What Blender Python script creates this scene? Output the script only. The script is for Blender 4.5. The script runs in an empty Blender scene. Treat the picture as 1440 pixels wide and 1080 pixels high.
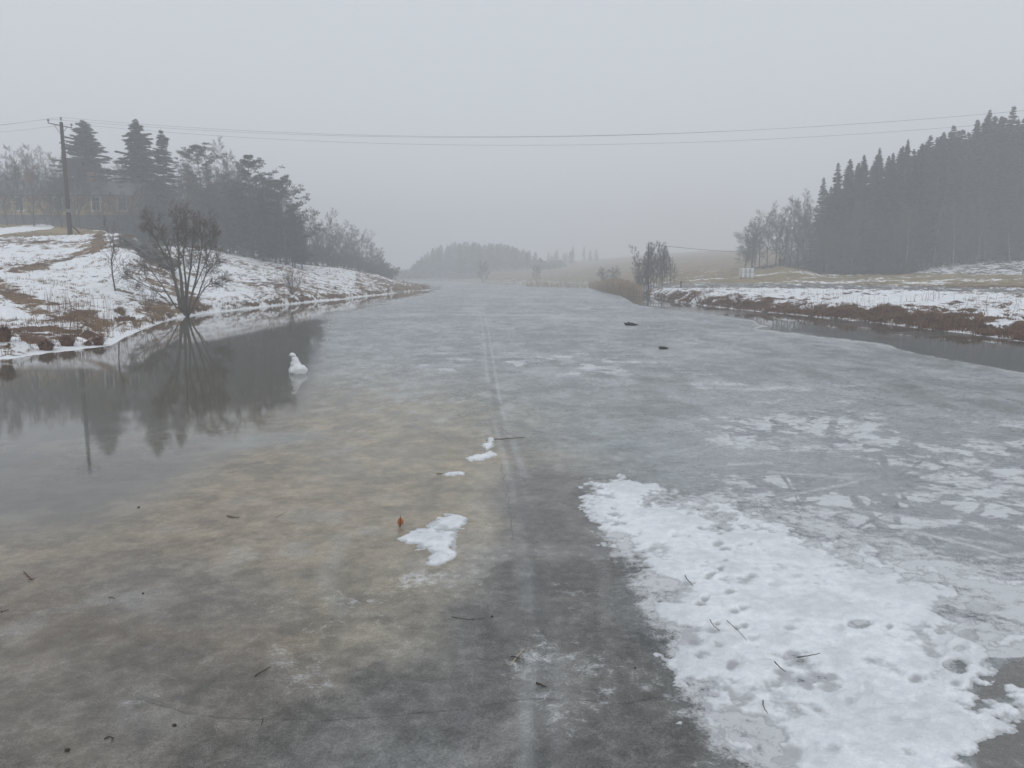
import bpy, math, random
import numpy as np
from mathutils import Vector, Matrix, noise as mnoise

random.seed(7)
SC = bpy.context.scene
COL = SC.collection
R = math.radians

# ------------------------------------------------------------------ camera
FPX, YH, CAMZ = 1062.0, 386.0, 3.0        # focal length and horizon in pixels of a 1440x1080 frame
PITCH = math.atan((540 - YH) / FPX)
cam = bpy.data.cameras.new('camera')
cam.sensor_width = 36
cam.lens = 36 * FPX / 1440
cam.clip_start = 0.1
cam.clip_end = 3000
camo = bpy.data.objects.new('camera', cam)
COL.objects.link(camo)
camo.location = (0, 0, CAMZ)
camo.rotation_euler = (R(90) - PITCH, 0, 0)
SC.camera = camo

# ------------------------------------------------------------------ sky, sun, exposure
SUN_EL, SUN_ROT = 50, 160
w = bpy.data.worlds.new('World')
SC.world = w
w.use_nodes = True
nt = w.node_tree
nt.nodes.clear()
out = nt.nodes.new('ShaderNodeOutputWorld')
bg = nt.nodes.new('ShaderNodeBackground')
sky = nt.nodes.new('ShaderNodeTexSky')
sky.sky_type = 'NISHITA'
sky.sun_disc = False
sky.sun_elevation = R(SUN_EL)
sky.sun_rotation = R(SUN_ROT)
sky.air_density = 1.0
sky.dust_density = 6.0
hs = nt.nodes.new('ShaderNodeHueSaturation')
hs.inputs['Saturation'].default_value = 0.25
cl = nt.nodes.new('ShaderNodeMix')           # the even cloud deck over the clear sky
cl.data_type = 'RGBA'
cl.inputs[0].default_value = 0.9
cl.inputs[7].default_value = (5.62, 5.92, 6.38, 1)
nt.links.new(sky.outputs[0], hs.inputs['Color'])
nt.links.new(hs.outputs[0], cl.inputs[6])
nt.links.new(cl.outputs[2], bg.inputs[0])
bg.inputs[1].default_value = 0.1
nt.links.new(bg.outputs[0], out.inputs[0])

sun = bpy.data.lights.new('sun', 'SUN')
sun.energy = 0.6
sun.angle = R(60)
sun.color = (1, 0.98, 0.95)
suno = bpy.data.objects.new('sun', sun)
COL.objects.link(suno)
suno.rotation_euler = (R(90 - SUN_EL), 0, R(180 - SUN_ROT))

SC.view_settings.view_transform = 'Standard'
SC.view_settings.look = 'None'
SC.view_settings.gamma = 1
SC.view_settings.use_curve_mapping = False
SC.view_settings.exposure = 0.30
SC.render.engine = 'CYCLES'
cy = SC.cycles
cy.use_denoising = True
cy.max_bounces = 6
cy.diffuse_bounces = 2
cy.glossy_bounces = 3
cy.volume_bounces = 3
cy.transparent_max_bounces = 4
cy.caustics_reflective = False
cy.caustics_refractive = False
cy.sample_clamp_indirect = 4

# ------------------------------------------------------------------ pixel <-> world
CP, SP = math.cos(PITCH), math.sin(PITCH)


def ray(px, py):
    u, v = px - 720.0, 540.0 - py
    return u, FPX * CP + v * SP, -FPX * SP + v * CP


def P(px, py, d):
    """world point seen at (px, py) whose ground distance ahead is d"""
    a, b, c = ray(px, py)
    return Vector((a / b * d, d, CAMZ + c / b * d))


def G(px, py, z=0.0):
    a, b, c = ray(px, py)
    k = (z - CAMZ) / c
    return Vector((a * k, b * k, z))


def tcol(px, py=400.0):
    a, b, c = ray(px, py)
    return a / b


def to_px(x, y, z=0.0):
    """numpy: world -> reference pixel coordinates (used only to author the masks of the ground)"""
    zz = z - CAMZ
    f = y * CP - zz * SP
    f = np.where(f < 0.3, 0.3, f)
    up = y * SP + zz * CP
    return 720 + FPX * x / f, 540 - FPX * up / f


# ------------------------------------------------------------------ numpy noise
_rng = np.random.RandomState(11)
_TAB = [_rng.rand(256, 256).astype(np.float32) for _ in range(6)]


def vn(x, y, s=0):
    T = _TAB[s % 6]
    x = x + 37.7 * s + 1000; y = y + 91.3 * s + 1000
    xi = np.floor(x).astype(np.int64); yi = np.floor(y).astype(np.int64)
    fx = x - xi; fy = y - yi
    fx = fx * fx * (3 - 2 * fx); fy = fy * fy * (3 - 2 * fy)
    x0 = xi & 255; x1 = (xi + 1) & 255; y0 = yi & 255; y1 = (yi + 1) & 255
    return (T[x0, y0] * (1 - fx) + T[x1, y0] * fx) * (1 - fy) + (T[x0, y1] * (1 - fx) + T[x1, y1] * fx) * fy


def fbm(x, y, o=4, s=0, g=0.5):
    a, t, n = 1.0, 0.0, 0.0
    for i in range(o):
        c, sn = math.cos(0.6 * i), math.sin(0.6 * i)
        t = t + a * vn((x * c - y * sn) * 2 ** i, (x * sn + y * c) * 2 ** i, s + i)
        n += a
        a *= g
    return t / n          # 0..1, mean .5


def ss(a, b, x):
    t = np.clip((x - a) / (b - a), 0, 1)
    return t * t * (3 - 2 * t)


def seg_dist(X, Y, pts):
    d = np.full(X.shape, 1e9)
    for (x0, y0), (x1, y1) in zip(pts[:-1], pts[1:]):
        dx, dy = x1 - x0, y1 - y0
        L = dx * dx + dy * dy + 1e-9
        t = np.clip(((X - x0) * dx + (Y - y0) * dy) / L, 0, 1)
        d = np.minimum(d, np.hypot(X - x0 - t * dx, Y - y0 - t * dy))
    return d


def poly_sd(X, Y, pts):
    """signed distance, positive inside"""
    d = seg_dist(X, Y, pts + [pts[0]])
    ins = np.zeros(X.shape, bool)
    n = len(pts)
    for i in range(n):
        x0, y0 = pts[i]; x1, y1 = pts[(i + 1) % n]
        if y0 == y1:
            continue
        c = ((y0 > Y) != (y1 > Y)) & (X < (x1 - x0) * (Y - y0) / (y1 - y0) + x0)
        ins ^= c
    return np.where(ins, d, -d)


# ------------------------------------------------------------------ object helpers
def tag(o, label=None, cat=None, group=None, kind=None):
    if label: o['label'] = label
    if cat: o['category'] = cat
    if group: o['group'] = group
    if kind: o['kind'] = kind
    return o


def empty(name, loc, rz=0.0, s=1.0):
    o = bpy.data.objects.new(name, None)
    COL.objects.link(o)
    o.location = loc
    o.rotation_euler = (0, 0, rz)
    o.scale = (s, s, s)
    o.empty_display_size = 0.3
    return o


class MB:
    def __init__(s):
        s.v = []; s.f = []

    def add(s, vs, fs):
        b = len(s.v)
        s.v.extend([tuple(p) for p in vs])
        s.f.extend([tuple(i + b for i in f) for f in fs])

    def tube(s, pts, rad, n=5, cap=True):
        pts = [Vector(p) for p in pts]
        vs = []
        up = Vector((0.13, 0.21, 0.97))
        for i, p in enumerate(pts):
            d = (pts[min(i + 1, len(pts) - 1)] - pts[max(i - 1, 0)])
            if d.length < 1e-9: d = Vector((0, 0, 1))
            d.normalize()
            a = d.cross(up)
            if a.length < 0.15: a = d.cross(Vector((1, 0, 0)))
            a.normalize(); b = d.cross(a)
            r = rad[i]
            for k in range(n):
                t = 2 * math.pi * k / n
                vs.append(p + a * (r * math.cos(t)) + b * (r * math.sin(t)))
        fs = []
        for i in range(len(pts) - 1):
            for k in range(n):
                q = (k + 1) % n
                fs.append((i * n + k, i * n + q, (i + 1) * n + q, (i + 1) * n + k))
        if cap:
            fs.append(tuple(range(n - 1, -1, -1)))
            fs.append(tuple((len(pts) - 1) * n + k for k in range(n)))
        s.add(vs, fs)

    def box(s, c, sz, rz=0.0):
        m = Matrix.Rotation(rz, 3, 'Z')
        vs = []
        for dz in (-.5, .5):
            for dx, dy in ((-.5, -.5), (.5, -.5), (.5, .5), (-.5, .5)):
                vs.append(Vector(c) + m @ Vector((dx * sz[0], dy * sz[1], dz * sz[2])))
        s.add(vs, [(3, 2, 1, 0), (4, 5, 6, 7), (0, 1, 5, 4), (1, 2, 6, 5), (2, 3, 7, 6), (3, 0, 4, 7)])

    def lathe(s, prof, n=12, o=(0, 0, 0)):
        vs = []
        for r, z in prof:
            for k in range(n):
                t = 2 * math.pi * k / n
                vs.append((o[0] + r * math.cos(t), o[1] + r * math.sin(t), o[2] + z))
        fs = []
        for i in range(len(prof) - 1):
            for k in range(n):
                q = (k + 1) % n
                fs.append((i * n + k, i * n + q, (i + 1) * n + q, (i + 1) * n + k))
        fs.append(tuple(range(n - 1, -1, -1)))
        fs.append(tuple((len(prof) - 1) * n + k for k in range(n)))
        s.add(vs, fs)

    def build(s, name, mat, parent=None, smooth=False, loc=None):
        me = bpy.data.meshes.new(name)
        me.from_pydata(s.v, [], s.f)
        me.materials.append(mat)
        if smooth:
            me.shade_smooth()
        o = bpy.data.objects.new(name, me)
        COL.objects.link(o)
        if parent: o.parent = parent
        if loc is not None: o.location = loc
        return o


KIDS = {}


def kids(o):
    return [c for c in bpy.data.objects if c.parent == o]


def copy_thing(root, parts, loc, rz, s):
    """copy a thing and its (part, sub-parts) list"""
    r = root.copy(); COL.objects.link(r)
    r.location = loc; r.rotation_euler = (0, 0, rz)
    r.scale = s if isinstance(s, tuple) else (s, s, s)
    for p in parts:
        c = p.copy(); COL.objects.link(c); c.parent = r
    return r


def grid_object(name, X, Y, Z, mat, attrs=None, cols=None):
    """numpy grid (rows, cols) to a mesh"""
    nr, nc = X.shape
    co = np.stack([X, Y, Z], -1).reshape(-1, 3).astype(np.float32)
    idx = np.arange(nr * nc).reshape(nr, nc)
    q = np.stack([idx[:-1, :-1], idx[:-1, 1:], idx[1:, 1:], idx[1:, :-1]], -1).reshape(-1, 4)
    me = bpy.data.meshes.new(name)
    me.vertices.add(len(co))
    me.vertices.foreach_set('co', co.ravel())
    me.loops.add(q.size)
    me.loops.foreach_set('vertex_index', q.ravel().astype(np.int32))
    me.polygons.add(len(q))
    me.polygons.foreach_set('loop_start', np.arange(0, q.size, 4, dtype=np.int32))
    me.update(calc_edges=True)
    me.validate()
    for k, a in (attrs or {}).items():
        at = me.attributes.new(k, 'FLOAT', 'POINT')
        at.data.foreach_set('value', a.reshape(-1).astype(np.float32))
    for k, a in (cols or {}).items():
        at = me.attributes.new(k, 'FLOAT_COLOR', 'POINT')
        c4 = np.concatenate([a.reshape(-1, 3), np.ones((a.size // 3, 1))], 1).astype(np.float32)
        at.data.foreach_set('color', c4.ravel())
    me.materials.append(mat)
    me.shade_smooth()
    o = bpy.data.objects.new(name, me)
    COL.objects.link(o)
    return o


# ------------------------------------------------------------------ materials
class NT:
    def __init__(s, name):
        s.m = bpy.data.materials.new(name)
        s.m.use_nodes = True
        s.t = s.m.node_tree
        s.b = s.t.nodes['Principled BSDF']

    def n(s, typ, **kw):
        nd = s.t.nodes.new(typ)
        for k, v in kw.items(): setattr(nd, k, v)
        return nd

    def l(s, a, b): s.t.links.new(a, b)

    def coord(s):
        return s.n('ShaderNodeTexCoord').outputs['Object']

    def geo(s):
        return s.n('ShaderNodeNewGeometry').outputs['Position']

    def noise(s, vec, scale, detail=4, rough=0.55, dist=0.0):
        nd = s.n('ShaderNodeTexNoise')
        nd.inputs['Scale'].default_value = scale
        nd.inputs['Detail'].default_value = detail
        nd.inputs['Roughness'].default_value = rough
        nd.inputs['Distortion'].default_value = dist
        s.l(vec, nd.inputs['Vector'])
        return nd.outputs['Fac']

    def attr(s, name, out='Fac'):
        nd = s.n('ShaderNodeAttribute', attribute_name=name)
        return nd.outputs[out]

    def math(s, op, a, b=None, c=None, clamp=False):
        nd = s.n('ShaderNodeMath', operation=op, use_clamp=clamp)
        for i, v in enumerate((a, b, c)):
            if v is None: continue
            if isinstance(v, (int, float)): nd.inputs[i].default_value = v
            else: s.l(v, nd.inputs[i])
        return nd.outputs[0]

    def maprange(s, v, a, b, c=0.0, d=1.0, smooth=False):
        nd = s.n('ShaderNodeMapRange')
        if smooth: nd.interpolation_type = 'SMOOTHSTEP'
        for i, q in enumerate((v, a, b, c, d)):
            if isinstance(q, (int, float)): nd.inputs[i].default_value = q
            else: s.l(q, nd.inputs[i])
        return nd.outputs[0]

    def mix(s, f, a, b, mode='MIX'):
        nd = s.n('ShaderNodeMix', data_type='RGBA', blend_type=mode)
        for i, q in ((0, f), (6, a), (7, b)):
            if isinstance(q, (int, float)): nd.inputs[i].default_value = q
            elif isinstance(q, tuple): nd.inputs[i].default_value = (*q, 1) if len(q) == 3 else q
            else: s.l(q, nd.inputs[i])
        return nd.outputs[2]

    def scalecol(s, col, fac):
        nd = s.n('ShaderNodeVectorMath', operation='SCALE')
        if isinstance(col, tuple): nd.inputs[0].default_value = col
        else: s.l(col, nd.inputs[0])
        if isinstance(fac, (int, float)): nd.inputs['Scale'].default_value = fac
        else: s.l(fac, nd.inputs['Scale'])
        return nd.outputs[0]

    def bump(s, h, strength=0.5, dist=0.02, nrm=None):
        nd = s.n('ShaderNodeBump')
        nd.inputs['Distance'].default_value = dist
        if isinstance(strength, (int, float)): nd.inputs['Strength'].default_value = strength
        else: s.l(strength, nd.inputs['Strength'])
        s.l(h, nd.inputs['Height'])
        if nrm: s.l(nrm, nd.inputs['Normal'])
        s.l(nd.outputs[0], s.b.inputs['Normal'])
        return nd.outputs[0]


def simple(name, a, b, scale=8.0, rough=0.85, bump=0.4, dist=0.02, spec=0.3, rnd=0.0):
    m = NT(name)
    n = m.noise(m.coord(), scale, 5, 0.6)
    c = m.mix(m.maprange(n, 0.3, 0.7), a, b)
    if rnd:
        oi = m.n('ShaderNodeObjectInfo')
        c = m.scalecol(c, m.maprange(oi.outputs['Random'], 0, 1, 1 - rnd, 1 + rnd))
    m.l(c, m.b.inputs['Base Color'])
    m.b.inputs['Roughness'].default_value = rough
    m.b.inputs['Specular IOR Level'].default_value = spec
    if bump: m.bump(n, bump, dist)
    return m.m


M_bark = simple('bark', (.045, .038, .032), (.11, .095, .08), 6, rnd=.2)
M_twig = simple('twig_bark', (.06, .048, .04), (.115, .095, .082), 5, bump=0, rnd=.2)
M_willow = simple('willow_bark', (.05, .042, .034), (.13, .112, .09), 9)
M_willow_twig = simple('willow_twig', (.075, .05, .038), (.125, .092, .07), 5, bump=0)
M_birch = simple('birch_bark', (.5, .5, .48), (.12, .11, .1), 3)
M_needle = simple('spruce_needles', (.010, .018, .013), (.034, .05, .034), 1.2, bump=0, rnd=.3)
M_pineneedle = simple('pine_needles', (.014, .024, .018), (.042, .06, .042), 1.2, bump=0, rnd=.2)
M_pole = simple('creosoted_wood', (.022, .017, .013), (.055, .042, .032), 10, bump=.5)
M_post = simple('weathered_wood', (.08, .07, .06), (.16, .14, .12), 10)
M_metal = simple('dull_steel', (.12, .125, .13), (.2, .2, .2), 12, rough=.6, bump=0)
M_glassins = simple('insulator_ceramic', (.12, .1, .09), (.2, .18, .16), 12, rough=.3, bump=0)
M_wire = simple('wire_metal', (.07, .075, .08), (.1, .1, .11), 12, rough=.6, bump=0)
M_rock = simple('rock', (.03, .032, .028), (.15, .145, .13), 2.2, bump=.8, dist=.15)
M_straw = simple('dry_grass', (.12, .07, .035), (.34, .24, .13), .9, bump=0)
M_tuft = simple('red_brown_grass', (.075, .036, .022), (.23, .12, .066), 1.5, bump=0)
M_reed = simple('reed_straw', (.24, .17, .1), (.42, .31, .2), 1.2, bump=0)
M_stick = simple('wet_stick', (.02, .014, .01), (.05, .035, .025), 20, rough=.5)
M_redstick = simple('red_brown_stick', (.07, .025, .018), (.12, .05, .035), 20, rough=.5)
M_palestick = simple('pale_straw', (.42, .36, .25), (.55, .48, .36), 20, rough=.6)
M_leaf = simple('orange_leaf', (.32, .1, .035), (.5, .2, .09), 30, rough=.6)
M_wall = simple('yellow_plaster', (.36, .275, .15), (.42, .33, .19), 1.5, bump=0)
M_trim = simple('white_paint', (.62, .62, .6), (.72, .72, .7), 4, bump=0)
M_glass = simple('window_glass', (.03, .035, .04), (.05, .055, .06), 2, rough=.1, bump=0, spec=.6)
M_roof = simple('dark_sheet_roof', (.085, .09, .095), (.12, .125, .13), 1.2, rough=.6, bump=0)
M_found = simple('foundation_stone', (.1, .1, .1), (.18, .175, .17), 2)
M_brick = simple('chimney_brick', (.16, .08, .055), (.24, .13, .09), 5)
M_wrap = simple('white_bale_wrap', (.62, .64, .66), (.74, .76, .78), 3, rough=.45, bump=.5)
M_wrapband = simple('dark_strap', (.1, .11, .13), (.15, .16, .18), 3, bump=0)


def snow_material(name, k=1.0, grit=0.0):
    m = NT(name)
    co = m.coord()
    a = m.noise(co, 9, 6, .6)
    b = m.noise(co, 70, 3, .6)
    c = m.mix(m.maprange(a, .32, .7), (.70 * k, .725 * k, .76 * k), (.9 * k, .915 * k, .935 * k))
    c = m.mix(m.maprange(b, .38, .62, .0, .35), c, (.6 * k, .62 * k, .65 * k))
    w_ = m.attr('wet')
    c = m.mix(w_, c, (.30, .315, .325))
    m.l(c, m.b.inputs['Base Color'])
    m.b.inputs['Roughness'].default_value = .55
    m.b.inputs['Specular IOR Level'].default_value = .3
    hh = m.math('ADD', m.math('MULTIPLY', a, 2.2), m.math('MULTIPLY', b, .35))
    m.bump(hh, .75, .012)
    return m.m


M_snow = snow_material('wet_snow')

# --- ice: the albedo of every patch of ice comes from the vertex colour "alb"; fine grain from noise
m = NT('lake_ice')
co = m.coord()
alb = m.attr('alb', 'Color')
wet = m.attr('wet')
frost = m.attr('frost')
n1 = m.noise(co, 1.7, 6, .62, .6)
n2 = m.noise(co, 9, 6, .65, .3)
n3 = m.noise(co, 48, 4, .65)
g = m.math('ADD', m.maprange(n1, .3, .7, -.17, .17), m.maprange(n2, .38, .62, -.15, .15))
g = m.math('ADD', g, m.maprange(n3, .36, .64, -.26, .26))
g = m.math('MULTIPLY', g, m.maprange(wet, 0, 1, 1, .22))
c = m.scalecol(alb, m.math('ADD', g, 1.0))
fr = m.math('ADD', m.math('MULTIPLY', n1, .38), m.math('ADD', m.math('MULTIPLY', n2, .40), m.math('MULTIPLY', n3, .22)))
fth = m.maprange(frost, 0, 1, .70, .37)
fm = m.maprange(m.math('SUBTRACT', fr, fth), -.02, .13, 0, 1, True)
c = m.mix(m.math('MULTIPLY', fm, .82), c, (.64, .66, .68))
n4 = m.noise(co, 140, 2, .6)
spk = m.maprange(m.math('ADD', n4, m.math('MULTIPLY', n2, .45)), .82, .90, 0, 1, True)
c = m.mix(m.math('MULTIPLY', spk, m.maprange(wet, .2, 1, .42, 0)), c, (.6, .6, .59))
m.l(c, m.b.inputs['Base Color'])
rr = m.math('ADD', m.maprange(wet, 0, 1, .36, .012), m.math('MULTIPLY', fm, .3))
rr = m.math('ADD', rr, m.math('MULTIPLY', m.maprange(n1, .35, .65, -.08, .08), m.maprange(wet, 0, 1, 1, 0)))
m.l(m.math('MAXIMUM', rr, .012), m.b.inputs['Roughness'])
m.b.inputs['IOR'].default_value = 1.32
hh = m.math('ADD', m.math('MULTIPLY', n2, 1.0), m.math('MULTIPLY', n3, .35))
hh = m.math('ADD', hh, m.math('MULTIPLY', fm, .25))
m.bump(hh, m.maprange(m.math('POWER', wet, .5), 0, 1, .7, .006), .03)
M_ice = m.m

# --- ground: snow cover amount in "snow", colour of the bare ground in "gcol"
m = NT('snowy_ground')
co = m.geo()
sn = m.attr('snow')
gc = m.attr('gcol', 'Color')
mp = m.n('ShaderNodeMapping')
mp.inputs['Scale'].default_value = (.8, .55, 2.0)
m.l(co, mp.inputs['Vector'])
na = m.noise(mp.outputs[0], 1.15, 8, .66, .5)
nb = m.noise(co, 6.5, 5, .65)
nc = m.noise(co, .3, 4, .6)
th = m.maprange(sn, 0, 1, .78, .30)
v = m.math('ADD', m.math('MULTIPLY', na, .72), m.math('MULTIPLY', nb, .28))
mask = m.maprange(m.math('SUBTRACT', v, th), -.025, .035, 0, 1, True)
gk = m.math('ADD', m.maprange(nb, .3, .7, .5, 1.5), m.maprange(nc, .35, .65, -.25, .25))
gcol = m.scalecol(gc, gk)
gcol = m.mix(m.maprange(na, .3, .62, .45, 0), gcol, (.05, .033, .022))
snc = m.mix(m.maprange(nb, .3, .7), (.66, .685, .72), (.86, .875, .895))
c = m.mix(mask, gcol, snc)
m.l(c, m.b.inputs['Base Color'])
m.b.inputs['Roughness'].default_value = .8
m.b.inputs['Specular IOR Level'].default_value = .2
hh = m.math('ADD', m.math('MULTIPLY', mask, .5), m.math('MULTIPLY', nb, m.maprange(mask, 0, 1, 1.6, .3)))
m.bump(hh, .8, .12)
M_ground = m.m

# ------------------------------------------------------------------ terrain
LC = {   # left bank: pixel column -> shore row, then (row, distance) going inland
    -900: [540, (500, 26), (420, 42), (350, 64), (330, 80), (322, 100), (312, 130)],
    -300: [518, (482, 29), (405, 47), (350, 66), (330, 81), (321, 100), (312, 130)],
    0: [505, (470, 33), (400, 50), (352, 68), (330, 82), (320, 100), (313, 130)],
    99: [492, (458, 38), (396, 55), (350, 72), (331, 84), (323, 94), (316, 130)],
    150: [486, (460, 42), (402, 56), (350, 70), (324, 82), (328, 95), (325, 130)],
    190: [466, (446, 47), (398, 60), (350, 72), (331, 79), (348, 92), (335, 130)],
    240: [449, (428, 57), (400, 66), (376, 74), (371, 78), (364, 92), (346, 112)],
    270: [444, (430, 60), (407, 68), (390, 78), (378, 85), (363, 97), (349, 112)],
    300: [440, (427, 63), (408, 70), (393, 79), (377, 88), (364, 99), (352, 112)],
    350: [434, (422, 70), (406, 77), (392, 87), (379, 97), (369, 106), (360, 116)],
    400: [428.5, (419, 77), (407, 84), (396, 92), (385, 101), (375, 111), (367, 122)],
    480: [421, (414, 96), (406, 102), (398, 109), (391, 117), (384, 126), (378, 136)],
    540: [414, (410, 117), (405, 122), (400, 127), (396, 132), (392, 138), (389, 146)],
    600: [408, (406.5, 147), (405, 150), (404, 152), (403.5, 154), (403.5, 157), (403.5, 162)],
    616: [407, (408, 148), (408, 151), (408, 153), (408, 155), (408, 158), (408, 163)],
}
RC = {   # right bank and the far shore
    -900: [395, (393.5, 370), (392, 400), (391, 430), (390, 470), (388, 540)],
    560: [395, (393.5, 372), (392, 400), (391, 430), (390, 470), (388, 540)],
    600: [395.6, (394, 358), (392, 380), (390, 410), (387, 460), (384, 540)],
    660: [397, (396, 300), (393.5, 320), (391, 345), (387, 390), (382, 540)],
    700: [400, (398.5, 236), (396, 250), (391, 270), (386, 300), (378, 500)],
    760: [402, (400.5, 207), (398, 220), (392, 240), (383, 340), (376, 500)],
    820: [404.5, (402, 180), (399, 192), (392, 210), (379, 330), (372, 480)],
    870: [409, (405, 148), (400, 158), (393, 180), (373, 320), (367, 480)],
    910: [416, (408, 113), (401, 122), (395, 150), (369, 310), (362, 480)],
    950: [424, (412, 92), (403, 102), (396, 130), (365, 300), (358, 480)],
    1000: [431, (416, 78), (403, 92), (396, 120), (362, 285), (354, 480)],
    1050: [437, (421, 69), (404, 88), (396, 112), (361, 265), (352, 450)],
    1100: [441, (424, 65), (404, 82), (395.5, 108), (356, 215), (345, 450)],
    1150: [446, (427, 59), (405, 76), (395, 104), (386, 140), (340, 230)],
    1300: [462, (438, 48), (408, 66), (395, 95), (385, 122), (335, 210)],
    1440: [480, (452, 41), (413, 58), (396, 84), (386, 112), (330, 200)],
    1700: [512, (470, 35), (417, 53), (396, 78), (386, 108), (328, 200)],
    2300: [560, (490, 30), (420, 50), (396, 76), (386, 106), (328, 200)],
}


def make_cols(tab, tail):
    ts, D, Z = [], [], []
    for px in sorted(tab):
        row = tab[px]
        s = G(px, row[0])
        d = [s.y]; z = [0.0]
        for py, dist in row[1:]:
            d.append(dist); z.append(P(px, py, dist).z)
        dl, zl = tail(px, d, z)
        d.append(dl); z.append(zl)
        ts.append(tcol(px)); D.append(d); Z.append(z)
    return np.array(ts), np.array(D), np.array(Z)


LT = make_cols(LC, lambda px, d, z: (640, z[-1] + 4) if px < 540 else ((d[-1] + 75, -.5) if px == 540 else (d[-1] + 12, -1.0)))
for i, px in enumerate(sorted(LC)):
    if px == 616: LT[2][i][:] = -0.6
RT = make_cols(RC, lambda px, d, z: (640, z[-1] + 6))


def bank(tab, t, d):
    ts, D, Z = tab
    K = D.shape[1]
    S = np.interp(t, ts, D[:, 0])
    wob = (fbm(t * 90, d * .25, 3, 2) - .5) * S * .022
    S2 = S + wob
    z = np.clip(-(S2 - d) * .16, -1.0, 0)
    pd, pz = S2, np.interp(t, ts, Z[:, 0])
    for k in range(1, K):
        kd = np.interp(t, ts, D[:, k]); kz = np.interp(t, ts, Z[:, k])
        kd = np.maximum(kd, pd + .5)
        f = np.clip((d - pd) / (kd - pd), 0, 1)
        z = np.where(d > pd, pz + (kz - pz) * f, z)
        pd, pz = kd, kz
    return z, S2


def ground_z(x, y, detail=True):
    x = np.asarray(x, float); y = np.asarray(y, float)
    t = x / np.maximum(y, 1.0)
    zl, sl = bank(LT, t, y)
    zr, sr = bank(RT, t, y)
    z = np.maximum(zl, zr)
    if detail:
        near = np.clip(z / .8, 0, 1)
        lump = ss(.52, .72, fbm(x * .9, y * .9, 3, 2)) * ss(.02, .15, z) * ss(1.3, .5, z) * ss(200, 140, y)
        z = z + lump * .34
        z = z + near * ((fbm(x * .22, y * .22, 3, 1) - .5) * .7 + (fbm(x * 1.1, y * 1.1, 3, 4) - .5) * .36)
    return z


def gz(x, y):
    return float(ground_z(np.array([x]), np.array([y]))[0])


def gpt(px, d, py=380):
    """point of the ground at pixel column px and distance d"""
    x = tcol(px, py) * d
    return Vector((x, d, gz(x, d)))


tt = np.concatenate([np.linspace(-8, -1.0, 40)[:-1], np.linspace(-1.0, -.70, 60)[:-1],
                     np.linspace(-.70, .70, 1000), np.linspace(.70, 1.0, 60)[1:], np.linspace(1.0, 8, 40)[1:]])
dd = np.concatenate([np.linspace(8, 24, 10)[:-1], np.geomspace(24, 170, 430)[:-1], np.geomspace(170, 620, 120)])
T, D = np.meshgrid(tt, dd)
X = np.clip(T * D, -600, 600); Y = D
Z = ground_z(X, Y)
PX, PY = to_px(X, Y, Z)
zl, _ = bank(LT, T, Y)
left = zl > -.3
# snow cover
big = fbm(X * .12, Y * .12, 4, 3)
mid = fbm(X * .5, Y * .5, 4, 5)
snow = np.zeros(X.shape)
gcol = np.zeros(X.shape + (3,))
straw = np.array([.22, .14, .07]); brown = np.array([.125, .062, .034]); dark = np.array([.04, .036, .03])
ochre = np.array([.30, .235, .13]); grey = np.array([.3, .3, .3])


def setc(mask, col):
    global gcol
    gcol = gcol * (1 - mask[..., None]) + mask[..., None] * col


gcol[:] = straw
setc(ss(.35, .65, mid), brown)
# left
sL = .70 + (big - .5) * .5
sL = np.where(PY > 0, sL, sL)
ridge = ss(16, 2, seg_dist(PX, PY * 1.6, [(235, 480 * 1.28), (150, 335 * 1.6), (120, 350 * 1.6), (70, 372 * 1.6), (20, 382 * 1.6)]))
r2 = seg_dist(PX, PY * 2, [(138, 640), (140, 690), (110, 720), (60, 744), (20, 760)])
sL = sL - .30 * ss(15, 2, r2 + (mid - .5) * 26) * (PX < 200)
sL = sL - .24 * ss(24, 2, (mid - .5) * 50 + seg_dist(PX, PY * 2, [(0, 800), (30, 850), (60, 880), (120, 890), (150, 930), (185, 960)]))
sL = sL - .28 * ss(34, 4, (mid - .5) * 60 + seg_dist(PX, PY * 1.5, [(180, 500), (215, 560), (245, 590), (265, 650), (210, 640)]))
top = ss(336, 328, PY + (PX - 40) * .03) * ss(150, 110, PX)
sL = np.where(top > .5, .12, sL)
setc(top * left, ochre)
path = seg_dist(PX, PY * 4, [(-40, 332 * 4), (10, 324 * 4), (60, 319 * 4)])
sL = np.where(path < 16, 1.3, sL)
hs_ = Z < .30
nearshore = (Z < .55) & (Z >= .12)
sL = np.where(nearshore, sL - .34 * ss(.46, .56, mid), sL)
sL = np.where(Z < .13, np.where(PX > 255, .72 + .55 * mid, .52 + .5 * mid), sL)
far_l = left & (Y > 108) & (PX < 430)
wl = np.interp(PX, [0, 99, 150, 190, 240, 300, 350, 400, 480, 540, 600], [130, 122, 110, 110, 119, 117, 119, 125, 139, 152, 172])
sL = np.where(Y > wl, .3, sL)
sL = np.where((PX > 500) & (Y <= wl), sL - .14, sL)
setc((left & (Y > wl)).astype(float) * .85, dark * 1.5)
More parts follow.
